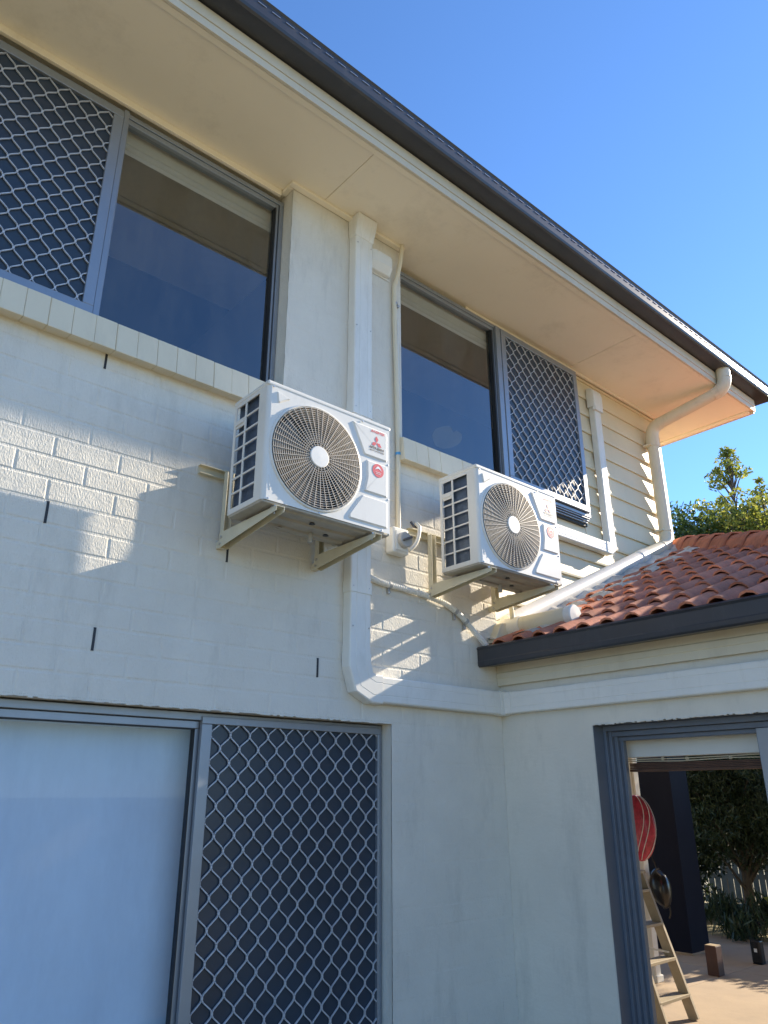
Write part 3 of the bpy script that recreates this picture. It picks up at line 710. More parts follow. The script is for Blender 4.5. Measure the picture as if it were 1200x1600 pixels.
W_, H_, DP = 0.80, 0.646, 0.3185; GAP_ = 0.225
GC = (0.308, 0.308); GR = 0.272
def make_ac():
    t = thing('air_conditioner', '', 'air conditioner', (0, 0, 0), 'wall mounted outdoor units')
    yf, yb_ = -DP, 0.0
    # base pan
    bp = MB().box(0.004, W_-0.004, yf+0.006, yb_-0.004, 0.0, 0.028)
    bpo = bp.build('base_pan', 'pan_steel', t, 0.006)
    rb = MB()
    for (y0, y1, h) in ((-0.29, -0.24, 0.008), (-0.20, -0.14, 0.010), (-0.09, -0.05, 0.008)):
        rb.prism([(y0, 0.001), (y0+0.012, -h), (y1-0.012, -h), (y1, 0.001)], 'x', 0.16, 0.66)
    rb.build('pan_ribs', 'pan_steel', bpo, 0.002)
    for (px, py) in ((0.36, -0.22), (0.52, -0.12), (0.26, -0.07)):
        MB().lathe([(0.012, 0.001), (0.012, -0.004), (0.017, -0.005), (0.0, -0.0052)], (px, py, -0.002), 'z', 14).build('drain_hole', 'ac_dark', bpo)
    MB().tube([(0.45, -0.08, 0.0), (0.45, -0.08, -0.05)], 0.014, 10).build('drain_spigot', 'grey_plastic', bpo)
    # feet
    for fx in (0.107, 0.712):
        MB().box(fx-0.03, fx+0.03, yf+0.01, yf+0.045, -0.006, 0.002).box(fx-0.03, fx+0.03, -0.05, -0.012, -0.006, 0.002).build('foot', 'zinc', t)
    # front panel with round opening
    x0, x1, z0, z1 = 0.022, W_-0.004, 0.012, H_-0.024
    n = 96; mb = MB(); vs = []; rimr = GR+0.012
    def edge(a):
        c, s_ = math.cos(a), math.sin(a)
        tx_ = ((x1-GC[0]) if c > 0 else (x0-GC[0]))/c if abs(c) > 1e-9 else 1e9
        tz_ = ((z1-GC[1]) if s_ > 0 else (z0-GC[1]))/s_ if abs(s_) > 1e-9 else 1e9
        return min(tx_, tz_)
    angs = sorted([2*math.pi*k/n for k in range(n)]+[math.atan2(zz-GC[1], xx-GC[0]) % (2*math.pi) for xx in (x0, x1) for zz in (z0, z1)])
    N = len(angs)
    prof = [(GR-0.004, yf+0.045), (GR, yf-0.004), (GR+0.005, yf-0.009), (GR+0.011, yf-0.007), (GR+0.014, yf)]
    for (r_, yy) in prof:
        for a in angs:
            e = edge(a); rr = min(r_, e-0.001) if r_ > GR else r_
            vs.append((GC[0]+rr*math.cos(a), yy, GC[1]+rr*math.sin(a)))
    for a in angs:
        e = edge(a); vs.append((GC[0]+e*math.cos(a), yf, GC[1]+e*math.sin(a)))
    fs = []
    for i in range(len(prof)):
        for k in range(N):
            fs.append((i*N+k, i*N+(k+1) % N, (i+1)*N+(k+1) % N, (i+1)*N+k))
    mb.add(vs, fs)
    # rounded left corner + bottom return
    cor = [(0.022-0.022*math.sin(a), yf+0.022-0.022*math.cos(a)) for a in [math.pi/2*k/6 for k in range(7)]]
    o_ = len(mb.v); cv = [(a, b, zz) for zz in (z0, z1) for (a, b) in cor]
    mb.add(cv, [(i, i+1, 8+i, 7+i) for i in range(6)])
    fp = mb.build('front_panel', 'ac_paint', t, smooth=True)
    # left side: front strip, back strip, rails (two columns of openings)
    sd_ = MB().box(0.0, 0.006, yf+0.022, yf+0.080, 0.012, H_-0.024)
    sd_.box(0.0, 0.006, -0.022, 0.0, 0.03, H_-0.03)
    sd_.box(0.0005, 0.0065, yf+0.080, -0.0, 0.012, 0.040).box(0.0005, 0.0065, yf+0.080, 0.0, H_-0.045, H_-0.024)
    sd_.box(0.001, 0.008, -0.118, -0.104, 0.04, H_-0.045)
    for i in range(1, 7):
        zz = 0.04+i*(H_-0.085)/7
        sd_.box(0.0015, 0.009, yf+0.080, -0.022, zz-0.005, zz+0.005)
    sd_.box(0.0022, 0.010, -0.104, -0.022, H_-0.165, H_-0.118)
    side = sd_.build('side_louvre', 'ac_paint', t, 0.0015)
    MB().box(-0.004, 0.0015, -0.100, -0.022, H_-0.150, H_-0.140).build('finger_grip', 'ac_paint', side, 0.002)
    # coil behind
    co = MB().box(0.030, 0.040, -0.215, -0.014, 0.035, H_-0.03).box(0.03, 0.62, -0.014, -0.006, 0.035, H_-0.03)
    coil = co.build('coil', 'coil', t)
    fn = MB()
    for i in range(60):
        yy = -0.213+i*0.0033
        fn.box(0.022, 0.0305, yy, yy+0.0011, 0.037, H_-0.032)
    fn.build('coil_fins', 'coil', coil, fix=False)
    box('coil_end_plate', 'zinc', t, 0.026, 0.034, -0.236, -0.217, 0.035, H_-0.03)
    # interior, back, right side, lid
    box('inner_shroud', 'ac_dark', t, 0.045, 0.60, -0.10, -0.02, 0.032, H_-0.03)
    box('right_panel', 'ac_paint', t, W_-0.006, W_, yf+0.004, -0.003, 0.006, H_-0.024, 0.002)
    box('back_panel', 'ac_paint', t, 0.60, W_-0.007, -0.010, -0.001, 0.006, H_-0.03)
    lid = MB().box(-0.003, W_+0.003, yf-0.003, 0.003, H_-0.026, H_).build('lid', 'ac_paint', t, 0.008, seg=3)
    for xs_ in (0.60, 0.03): MB().lathe([(0.006, 0), (0.005, -0.004), (0, -0.004)], (xs_, yf-0.003, H_-0.030), 'y', 8).build('screw', 'zinc', lid)
    box('service_cover', 'ac_paint', t, W_+0.001, W_+0.045, -0.235, -0.07, 0.09, 0.36, 0.008)
    MB().tube([(W_+0.025, -0.16, 0.10), (W_+0.028, -0.06, 0.125), (W_+0.03, 0.10, 0.128), (W_+0.03, GAP_-0.01, 0.128)], 0.042, 12).build('shadow_pipes', 'pipe_white', t, smooth='all')  # unseen bundle, thickened and routed to throw a shadow stripe on the wall
    # fan
    fan = MB().lathe([(0.0, 0.0), (0.055, 0.0), (0.06, 0.02), (0.06, 0.07)], (GC[0], yf+0.075, GC[1]), 'y', 24).build('fan', 'ac_fan', t)
    for b_ in range(3):
        mbb = MB(); a0 = b_*2*math.pi/3+0.5; vs = []
        for i in range(7):
            r_ = 0.055+i*0.031
            for j in range(7):
                u = j/6; a = a0+(u-0.5)*(1.35+0.25*i/6)+0.25*i/6
                vs.append((GC[0]+r_*math.cos(a), yf+0.085+0.06*u, GC[1]+r_*math.sin(a)))
        mbb.add(vs, [(i*7+j, i*7+j+1, (i+1)*7+j+1, (i+1)*7+j) for i in range(6) for j in range(6)])
        mbb.build('fan_blade', 'ac_fan', fan, smooth='all', fix=False)
    # grille: rings + spokes, slightly domed
    gm = MB()
    def dome(r_): return yf-0.010-0.008*(1-(r_/GR)**2)
    nr = 18
    for i in range(nr):
        r_ = 0.066+(GR-0.004-0.066)*i/(nr-1)
        k = 72; yy = dome(r_); hw = 0.00125; dp = 0.0028
        vs = []
        for (dr, dy) in ((-hw, -dp), (hw, -dp), (hw, dp), (-hw, dp)):
            for q in range(k):
                a = 2*math.pi*q/k; vs.append((GC[0]+(r_+dr)*math.cos(a), yy+dy, GC[1]+(r_+dr)*math.sin(a)))
        gm.add(vs, [(e*k+q, e*k+(q+1) % k, ((e+1) % 4)*k+(q+1) % k, ((e+1) % 4)*k+q) for e in range(4) for q in range(k)])
    for s_ in range(44):
        a = 2*math.pi*(s_+0.5)/44; inner = 0.055 if s_ % 2 == 0 else 0.075
        pts = [(GC[0]+r_*math.cos(a), dome(r_)-0.004, GC[1]+r_*math.sin(a)) for r_ in np.linspace(inner, GR-0.002, 7)]
        pts.append((GC[0]+(GR-0.001)*math.cos(a), yf+0.012, GC[1]+(GR-0.001)*math.sin(a)))
        gm.tube(pts, 0.0017, 4, caps=False)
    gm.build('fan_grille', 'ac_grille', t, fix=False)
    MB().lathe([(0.0, -0.0068), (0.054, -0.0060), (0.0575, -0.0035), (0.058, 0.004)], (GC[0], dome(0)-0.001, GC[1]), 'y', 36).build('centre_cap', 'ac_hub', t)
    # embossed panels
    p1 = rounded([(0.526, 0.600), (0.778, 0.600), (0.778, 0.420), (0.612, 0.420)][::-1], 0.014)
    p2 = rounded([(0.628, 0.400), (0.778, 0.400), (0.778, 0.210), (0.612, 0.210), (0.632, 0.30)][::-1], 0.012)
    p3 = rounded([(0.602, 0.190), (0.778, 0.190), (0.778, 0.034), (0.515, 0.034), (0.512, 0.062)][::-1], 0.012)
    for q in (p1, p2, p3): raised('embossed_panel', q, yf+0.0005, 0.007, 0.010, 'ac_paint', fp)
    raised('embossed_triangle', rounded([(0.048, 0.600), (0.136, 0.578), (0.060, 0.530)], 0.014), yf+0.0005, 0.007, 0.006, 'ac_paint', fp)
    raised('embossed_mark', rounded([(0.030, 0.14), (0.045, 0.14), (0.05, 0.07), (0.04, 0.06), (0.034, 0.08)], 0.004), yf+0.0005, 0.002, 0.002, 'ac_paint', fp)
    for (sx_, sz_) in ((0.33, 0.021), (0.035, 0.021), (0.74, 0.021), (0.785, 0.205), (0.785, 0.41)):
        MB().lathe([(0.0, -0.003), (0.0045, -0.0025), (0.0055, 0.0005)], (sx_, yf, sz_), 'y', 8).build('screw', 'zinc', fp)
    yl = yf-0.0066
    def put(me, m, x, z, name):
        me.materials.clear(); me.materials.append(MATS[m]); o = link(name, me, None, fp); o.location = (x, yl-0.0012, z); return o
    put(text_mesh('INVERTER', 0.0205, 0.25, 1.05, 0.0006), 'red_print', 0.705, 0.578, 'lettering')
    put(text_mesh('MITSUBISHI', 0.0195, 0, 1.02, 0.0009), 'black_print', 0.699, 0.480, 'lettering')
    put(text_mesh('HEAVY INDUSTRIES', 0.0115, 0, 1.03, 0.0003), 'black_print', 0.699, 0.463, 'lettering')
    lg = MB(); s_ = 0.0285; c0 = (0.697, 0.515)
    for a in (90, 210, 330):
        d1 = Vector((math.cos(R(a)), math.sin(R(a))))
        e1 = Vector((math.cos(R(a+30)), math.sin(R(a+30))))*s_/math.sqrt(3)*1.0
        e2 = Vector((math.cos(R(a-30)), math.sin(R(a-30))))*s_/math.sqrt(3)*1.0
        q = [Vector((0, 0)), e2, e1+e2, e1]
        lg.add([(c0[0]+v.x*1.9*0.75, yl-0.0012, c0[1]+v.y*1.9*0.75) for v in q], [(0, 1, 2, 3)])
    lg.build('three_diamond_logo', 'red_print', fp, fix=False)
    st = MB().lathe([(0, -0.0014), (0.039, -0.0014), (0.0395, 0.0004)], (0.708, yl, 0.352), 'y', 36).build('round_sticker', 'red_print', fp)
    MB().add([(0.708+a*0.024, yl-0.0022, 0.362+b*0.02) for a, b in ((-1, -0.35), (-0.35, 0.55), (0.0, 0.75), (0.45, 0.45), (1, -0.45), (0.6, -0.15), (0.1, 0.1), (-0.4, -0.05))], [tuple(range(8))]).build('sticker_mark', 'white_print', st, fix=False)
    for zz, w in ((0.340, 0.040), (0.331, 0.034)):
        MB().box(0.708-w/2, 0.708+w/2, yl-0.0022, yl-0.0013, zz, zz+0.0022).build('sticker_line', 'white_print', st)
    return t
GAP = 0.225
ac1 = make_ac()
ac2 = copy_tree(ac1)
ac1.location = (1.694, -GAP, 2.982); ac2.location = (3.203, -GAP, 2.973)
ac1['label'] = 'left and nearer white outdoor air conditioner unit in front of the tall pipe duct'
ac2['label'] = 'right and farther white outdoor air conditioner unit above the tiled roof gutter'

def bracket(x, z, label, rail0, rail1):
    t = thing('wall_bracket', label, 'bracket', (x, 0, z), 'wall brackets under the outdoor units')
    # rail on the wall
    MB().prism([(-0.001, 0.30), (-0.030, 0.30), (-0.030, 0.304), (-0.004, 0.304), (-0.004, 0.345), (-0.030, 0.345), (-0.030, 0.349), (-0.001, 0.349)], 'x', rail0, rail1).build('rail', 'bracket_paint', t, 0.0008)
    for bx in (0.09, 0.695):
        w = 0.020
        upr = MB()
        upr.box(bx-w, bx-w+0.003, -0.072, -0.034, -0.085, 0.33).box(bx+w-0.003, bx+w, -0.072, -0.034, -0.085, 0.33).box(bx-w+0.003, bx+w-0.003, -0.037, -0.034, -0.085, 0.33)
        upr.box(bx-w+0.002, bx+w-0.002, -0.034, -0.001, -0.085, -0.05)
        upr.box(bx-w+0.002, bx+w-0.002, -0.034, -0.031, 0.31, 0.352)
        upr.build('upright', 'bracket_paint', t, 0.0008)
        arm = MB()
        yt = -0.565
        for xx in (bx-w-0.0035, bx+w+0.0005):
            arm.prism([(-0.036, -0.088), (-0.050, -0.090), (yt, -0.032), (yt-0.004, -0.010), (-0.036, -0.010)], 'x', xx, xx+0.003)
        arm.prism([(-0.08, -0.010), (yt-0.004, -0.010), (yt-0.004, -0.007), (-0.08, -0.007)], 'x', bx-w-0.0034, bx+w+0.0034)
        arm.prism([(-0.036, -0.092), (-0.050, -0.094), (yt, -0.036), (yt-0.006, -0.012), (yt-0.009, -0.012), (yt-0.003, -0.039), (-0.048, -0.097), (-0.036, -0.095)], 'x', bx-w-0.003, bx+w+0.003) if False else None
        arm.build('arm', 'bracket_paint', t, 0.0008)
        for (yy, zz) in ((-0.052, -0.070), (-0.060, -0.035)):
            MB().lathe([(0.0, -0.007), (0.007, -0.006), (0.008, 0.0)], (bx-w-0.0035, yy, zz), 'x', 8).build('bolt', 'zinc', t)
        for yy in (-0.255, -0.515):
            MB().tube([(bx, yy, -0.03), (bx, yy, 0.006)], 0.005, 8).build('stud', 'zinc', t)
    return t
bracket(1.694, 2.976, 'cream steel wall bracket carrying the left air conditioner', -0.07, 0.90)
bracket(3.203, 2.967, 'cream steel wall bracket carrying the right air conditioner', -0.09, 0.752)

# ------------------------------------------------------------------ pipe ducts
def duct_prof(w, d, c=0.014):
    g_ = [(-w/2, 0), (-w/2, -d+0.010), (-w/2+0.003, -d+0.003), (-w/2+0.009, -d)]
    for q in (-0.22, 0.22): g_ += [(w*q-0.003, -d), (w*q-0.0015, -d+0.0016), (w*q+0.0015, -d+0.0016), (w*q+0.003, -d)]
    return g_+[(w/2-0.009, -d), (w/2-0.003, -d+0.003), (w/2, -d+0.010), (w/2, 0)]
DX = 2.685; DWD = 0.155; DDP = 0.068
vd = thing('pipe_duct', 'tall cream plastic pipe duct running down the wall behind the left unit and across', 'duct', (DX, -0.002, 2.19))
def vduct(parent, name, cx, z0, z1, w, d, y=0.0):
    return MB().prism([(cx+a, y+b) for a, b in duct_prof(w, d)], 'z', z0, z1).build(name, 'duct_plastic', parent, 0)
b0 = -2.19
vduct(vd, 'duct_cover', 0, 4.06+b0, 5.36+b0, DWD, DDP)
vduct(vd, 'joiner', 0, 3.96+b0, 4.06+b0, DWD+0.008, DDP+0.004)
vduct(vd, 'duct_cover', 0, 2.87+b0, 3.96+b0, DWD, DDP)
vduct(vd, 'joiner', 0, 2.80+b0, 2.87+b0, DWD+0.010, DDP+0.005)
vduct(vd, 'duct_cover', 0, 2.44+b0, 2.80+b0, DWD, DDP)
MB().prism([(-0.085, -0.0725), (-0.085, -0.150), (-0.060, -0.172), (0.060, -0.172), (0.080, -0.150), (0.080, -0.0725)], 'z', 3.12+b0, 3.78+b0).build('added_shade_cover', 'duct_plastic', vd, 0.004)  # added block hidden behind the left unit, keeps sun off the wall
MB().tube([(-0.06, -0.13, 3.77+b0), (-0.060, -0.158, 3.70+b0), (-0.080, -0.160, 3.67+b0), (-0.220, -0.160, 3.23+b0), (-0.250, -0.165, 3.04+b0)], 0.036, 12).build('added_shade_pipe', 'pipe_white', vd, smooth='all')  # added unseen tube, slanted to shape the edge of the sunlit patch
# wall cap under the soffit (rounded outlet cover)
cap = MB(); secs = []
for (zz, w, d) in ((5.355, DWD+0.004, DDP+0.002), (5.365, DWD+0.014, DDP+0.008), (5.42, DWD+0.018, DDP+0.018), (5.47, DWD+0.022, DDP+0.034), (5.519, DWD+0.024, DDP+0.044)):
    pr = duct_prof(w, d); secs.append([(a, b, zz+b0) for a, b in pr])
n = len(secs[0]); cap.add([v for s_ in secs for v in s_], [(i*n+k, i*n+k+1, (i+1)*n+k+1, (i+1)*n+k) for i in range(len(secs)-1) for k in range(n-1)]+[tuple(range((len(secs)-1)*n, len(secs)*n)), tuple(range(n))[::-1]])
cap.build('wall_cap', 'duct_plastic', vd, 0.010, smooth=True, seg=4)
for zz in (5.30, 4.62, 4.01, 3.90, 2.835, 2.60):
    for sx_ in (-1, 1):
        MB().lathe([(0.0, -0.004), (0.004, -0.003), (0.005, 0.0)], (sx_*(DWD/2-0.018), -DDP-0.002, zz+b0), 'y', 8).build('screw', 'zinc', vd)
# elbow and horizontal run
def elbow(parent, pts, w, d, name='elbow'):
    # sweep the duct profile along a path in the XZ plane, wall side at y=0
    pr = duct_prof(w, d); vs = []; n = len(pr)
    P = [Vector((a, 0, b)) for a, b in pts]
    for i, q in enumerate(P):
        t = (P[min(i+1, len(P)-1)]-P[max(i-1, 0)]).normalized()
        nrm = Vector((-t.z, 0, t.x)); k = 1.0
        if 0 < i < len(P)-1:
            t1 = (P[i]-P[i-1]).normalized(); k = 1/max(0.5, t.dot(t1))
        for (a, b) in pr: vs.append(q+nrm*a*k+Vector((0, b, 0)))
    fs = [(i*n+k, i*n+k+1, (i+1)*n+k+1, (i+1)*n+k) for i in range(len(P)-1) for k in range(n-1)]
    fs += [tuple(range(n)), tuple(range((len(P)-1)*n, len(P)*n))]
    return MB().add(vs, fs).build(name, 'duct_plastic', parent, 0)
HZ = 2.262-2.19
elbow(vd, [(0, 0.262), (0, 0.195), (0.0315, 0.1035), (0.105, HZ), (0.165, HZ)], DWD+0.008, DDP+0.004)
elbow(vd, [(0.162, HZ), (XE-0.08-DX, HZ)], DWD-0.008, DDP, 'duct_cover')
elbow(vd, [(XE-0.082-DX, HZ), (XE-0.001-DX, HZ)], DWD+0.002, DDP+0.006, 'inside_corner')
# run along the extension wall
ex = thing('pipe_duct', 'long cream plastic pipe duct along the extension wall under the fascia', 'duct', (XE, -0.07, 2.262))
pr = [(-d_, a) for a, d_ in [(a, -b) for a, b in duct_prof(0.140, 0.052)]]
MB().prism([(-0.001+b, a) for b, a in pr], 'y', -3.1, -0.055).build('duct_cover', 'duct_plastic', ex, 0.002)
MB().prism([(-0.001+b*1.08, a*1.03) for b, a in pr], 'y', -0.055, 0.001).build('joiner', 'duct_plastic', ex, 0.002)
# duct on the weatherboards
wd = thing('pipe_duct', 'narrow cream pipe duct on the weatherboards turning under the grille window', 'duct', (5.76, WY-0.026, 3.76))
vduct(wd, 'duct_cover', 0, 0.12, 1.43, 0.105, 0.062)
secs = []
for (zz, w, d) in ((1.43, 0.150, 0.080), (1.56, 0.150, 0.082), (1.605, 0.146, 0.070), (1.635, 0.138, 0.045), (1.645, 0.132, 0.010)):
    secs.append([(a, b, zz) for a, b in duct_prof(w, d)])
n = len(secs[0])
MB().add([v for s_ in secs for v in s_], [(i*n+k, i*n+k+1, (i+1)*n+k+1, (i+1)*n+k) for i in range(len(secs)-1) for k in range(n-1)]+[tuple(range((len(secs)-1)*n, len(secs)*n)), tuple(range(n))[::-1]]).build('wall_cap', 'duct_plastic', wd, 0, smooth=True)
MB().prism([(-0.0775, -0.06), (-0.06, -0.085), (0.06, -0.085), (0.0775, -0.06), (0.052, -0.04), (-0.052, -0.04)], 'z', 1.39, 1.431).build('cap_skirt', 'duct_plastic', wd, 0.003)
elbow(wd, [(0, 0.125), (0, 0.062), (-0.012, 0.022), (-0.045, 0), (-0.10, 0)], 0.112, 0.066)
elbow(wd, [(-0.095, 0), (-1.75, 0)], 0.105, 0.062, 'duct_cover')
# small side inlet cover high on the pier
ic = thing('vent_cover', 'small cream pipe entry cover beside the tall duct under the soffit', 'cover', (2.87, 0, 5.27))
sec = []
for (xx, d, h) in ((-0.105, 0.060, 0.078), (-0.06, 0.075, 0.082), (0.06, 0.075, 0.082), (0.085, 0.062, 0.075), (0.095, 0.03, 0.06)):
    sec.append([(xx, -0.001, -h), (xx, -d*0.5, -h), (xx, -d, -h*0.35), (xx, -d*0.95, h*0.75), (xx, -d*0.7, h), (xx, -0.001, h)])
MB().add([v for s_ in sec for v in s_], [(i*6+k, i*6+(k+1) % 6, (i+1)*6+(k+1) % 6, (i+1)*6+k) for i in range(4) for k in range(6)]+[(0, 1, 2, 3, 4, 5), (24, 25, 26, 27, 28, 29)]).build('cover', 'duct_plastic', ic, 0.006, seg=3)
MB().box(-0.10, 0.108, -0.006, -0.0005, -0.092, -0.078).build('flange', 'duct_plastic', ic, 0.002)

# ------------------------------------------------------------------ conduits, isolator
cdt = thing('conduit', 'thin painted electrical conduit from the soffit down to the isolator switch', 'conduit', (3.02, -0.02, 3.27))
pts = arc((0.042, -0.03, 2.25), (0.035, -0.02, 2.05), (-0.012, 0.0, 1.88), 8)+[Vector((-0.01, 0, 1.5)), Vector((0.0, 0, 1.2)), Vector((0.012, 0, 0.6)), Vector((0.008, 0, 0.0))]
MB().tube(pts, 0.0165, 12).build('pipe', 'cream_paint', cdt, smooth=True)
MB().tube([(0.020, 0.004, 1.6), (0.026, 0.004, 0.6), (0.024, 0.004, 0.0)], 0.0055, 8).build('cable', 'pipe_white', cdt, smooth=True)
for zz, m in ((1.73, 'zinc'), (0.545, 'blue_tape')):
    sd2 = MB(); sd2.lathe([(0.019, -0.010), (0.019, 0.010)], (-0.003 if zz > 1 else 0.012, 0, zz), 'z', 14)
    so_ = sd2.build('saddle_clip', m, cdt)
    MB().box(0.01, 0.035, -0.004, 0.016, zz-0.014, zz+0.004).build('saddle_tab', 'zinc', so_)
iso = thing('isolator_switch', 'cream isolator switch with round grey knob between the two units', 'switch', (3.0, -0.001, 3.19))
MB().box(-0.068, 0.068, -0.075, 0.0, -0.085, 0.085).build('body', 'duct_plastic', iso, 0.014, seg=3)
MB().box(-0.05, 0.05, -0.083, -0.0755, -0.07, 0.06).build('cover', 'duct_plastic', iso, 0.008)
kn = MB().lathe([(0.0, -0.030), (0.044, -0.030), (0.050, -0.024), (0.052, 0.0)], (0.012, -0.084, 0.0), 'y', 28).build('knob', 'grey_plastic', iso, smooth=True)
MB().prism([(-0.030, -0.018), (0.038, 0.012), (0.034, 0.028), (-0.034, -0.004)], 'y', -0.132, -0.113).build('knob_handle', 'dark_grey_plastic', kn, 0.004) 
kn.children[0].location = (0.012, 0, 0)
lp = thing('flexible_cable', 'short looped pale cable from the isolator switch to the right unit', 'cable', (3.09, -0.05, 3.17))
MB().tube(arc((0, 0, -0.02), (0.075, -0.02, 0.03), (0.085, -0.01, 0.15), 8)+arc((0.085, -0.01, 0.155), (0.085, 0.03, 0.20), (0.11, 0.04, 0.19), 5), 0.013, 10).build('cable', 'pipe_white', lp, smooth=True)
MB().tube([(0.062, 0.045, 0.20), (0.075, 0.03, 0.165), (0.125, 0.02, 0.16)], 0.008, 8).build('cable_clip', 'dark_grey_plastic', lp)
fl = thing('flexible_conduit', 'corrugated flexible conduit curving from the tall duct down to the roof gutter', 'conduit', (2.78, -0.022, 2.9))
P = [(-0.03, 0, 0.035), (0.04, 0, 0.018), (0.14, 0, 0.006), (0.30, 0, 0.000), (0.47, -0.002, -0.010), (0.64, -0.004, -0.035), (0.74, -0.006, -0.072), (0.83, -0.008, -0.125), (0.90, -0.01, -0.180), (0.98, -0.02, -0.245), (1.04, -0.03, -0.30)]
def spline(P, n):
    P = [Vector(q) for q in P]; out = []
    for i in range(len(P)-1):
        p0 = P[max(i-1, 0)]; p1 = P[i]; p2 = P[i+1]; p3 = P[min(i+2, len(P)-1)]
        for k in range(n):
            t = k/n
            out.append(0.5*((2*p1)+(p2-p0)*t+(2*p0-5*p1+4*p2-p3)*t*t+(3*p1-p0-3*p2+p3)*t**3))
    return out+[P[-1]]
sp_ = spline(P, 34)
MB().tube(sp_, 0.018, 10, rs=[0.0195 if (i % 4 < 2) else 0.0155 for i in range(len(sp_))]).build('corrugated_hose', 'duct_plastic', fl, fix=False)
for i in (75, 205, 240):
    q = sp_[i]
    cl = MB().tube([q-(sp_[i+1]-q).normalized()*0.010, q+(sp_[i+1]-q).normalized()*0.010], 0.0225, 14).build('saddle_clip', 'grey_plastic', fl)
    MB().box(q.x-0.008, q.x+0.008, 0.004, 0.021, q.z-0.055, q.z-0.018).build('clip_tab', 'zinc', cl)
    MB().lathe([(0, -0.006), (0.008, -0.005), (0.01, 0.0)], (q.x, 0.004, q.z-0.045), 'y', 8).build('screw', 'zinc', cl)
# narrow drain pipe dropping to the spreader
dr = thing('drain_pipe', 'thin cream drain pipe hanging below the right unit down to the gutter', 'pipe', (4.02, -0.10, 2.70))
MB().tube([(-0.03, 0, 0.30), (-0.01, 0, 0.18), (0.0, 0.0, 0.07), (0.02, -0.03, 0.01)], 0.0165, 12).build('pipe', 'bracket_paint', dr, smooth=True)
MB().tube([(-0.005, 0, 0.055), (0.025, -0.03, 0.0)], 0.021, 12).build('joiner', 'grey_plastic', dr, smooth=True)

# ------------------------------------------------------------------ downpipe
dpx, dpy, rr = 6.735, WY-0.095, 0.062
dp = thing('downpipe', 'cream round downpipe from the upper gutter down the house corner', 'downpipe', (dpx, dpy, 4.05))
off = Vector((dpx, dpy, 4.05))
gx = 6.79
top = Vector((gx, -0.70, ZG+0.0))-off
path = [top, top+Vector((0, 0, -0.06))]+arc(top+Vector((0, 0, -0.10)), top+Vector((0, 0.0, -0.20)), top+Vector((-0.005, 0.12, -0.225)), 8)
inn = Vector((0.0, 0, 1.20))
path2 = [Vector((path[-1].x, path[-1].y, path[-1].z)), Vector((0.003, -0.10, 1.265))]
MB().tube(path[:3], rr+0.004, 20).build('outlet_collar', 'pipe_plastic', dp, smooth=True)
MB().tube(path[2:], rr+0.003, 20).build('bend', 'pipe_plastic', dp, smooth=True)
MB().tube(path2, rr-0.002, 20).build('offset_pipe', 'pipe_plastic', dp, smooth=True)
MB().tube(arc((0.003, -0.11, 1.267), (0, 0.0, 1.25), (0, 0, 1.12), 8)+[Vector((0, 0, 1.04))], rr+0.003, 20).build('bend', 'pipe_plastic', dp, smooth=True)
MB().tube([(0, 0, 1.05), (0, 0, 0.06)], rr-0.002, 20).build('pipe', 'pipe_plastic', dp, smooth=True)
for zz in (1.035, 0.10):
    b_ = MB().lathe([(rr+0.001, -0.012), (rr+0.004, -0.010), (rr+0.004, 0.010), (rr+0.001, 0.012)], (0, 0, zz), 'z', 20).build('strap', 'pipe_plastic', dp)
    MB().box(-0.085, -0.055, -0.02, 0.07, zz-0.01, zz+0.01).build('strap_tab', 'pipe_plastic', b_, 0.002)
# pipe lying down the roof and spreader
rp_ = thing('roof_pipe', 'white and cream pipe lying down the tiled roof along the weatherboard wall', 'pipe', (dpx, dpy, 4.02))
def onroof(x, h): return Vector((x-dpx, 0, Z0+(x-X0)*SLP+h-4.02))
e0 = onroof(6.58, 0.155); e1 = onroof(6.20, 0.16); e2 = onroof(4.12, 0.14)
e0.y = -0.01; e1.y = -0.02; e2.y = -0.06
MB().tube(arc((0, 0, 0.10), (0, 0, -0.03), e0, 8), rr+0.004, 20).build('bend', 'pipe_plastic', rp_, smooth=True)
MB().tube([e0, e1], rr, 20).build('upper_pipe', 'pipe_plastic', rp_, smooth=True)
MB().tube([e1+(e1-e2).normalized()*0.03, e1-(e1-e2).normalized()*0.09], rr+0.005, 20).build('joiner', 'pipe_white', rp_, smooth=True)
MB().tube([e1, e2], rr, 20).build('lower_pipe', 'pipe_white', rp_, smooth=True)
sx0 = Vector((4.05, -0.03, 2.785))
sp = thing('rain_spreader', 'stubby cream spreader pipe with round end cap lying above the dark gutter', 'pipe', tuple(sx0))
MB().tube([(0, 0.10, 0.0), (0, -0.13, 0.0)], rr+0.006, 22).build('tee', 'pipe_white', sp, smooth=True)
MB().tube([(0, -0.12, 0.0), (0.0, -0.55, 0.0)], rr, 22).build('pipe', 'pipe_plastic', sp, smooth=True)
MB().lathe([(rr+0.006, 0.045), (rr+0.006, -0.004), (rr, -0.010), (0.0, -0.012)], (0, -0.55, 0), 'y', 24).build('end_cap', 'pipe_white', sp, smooth=True)

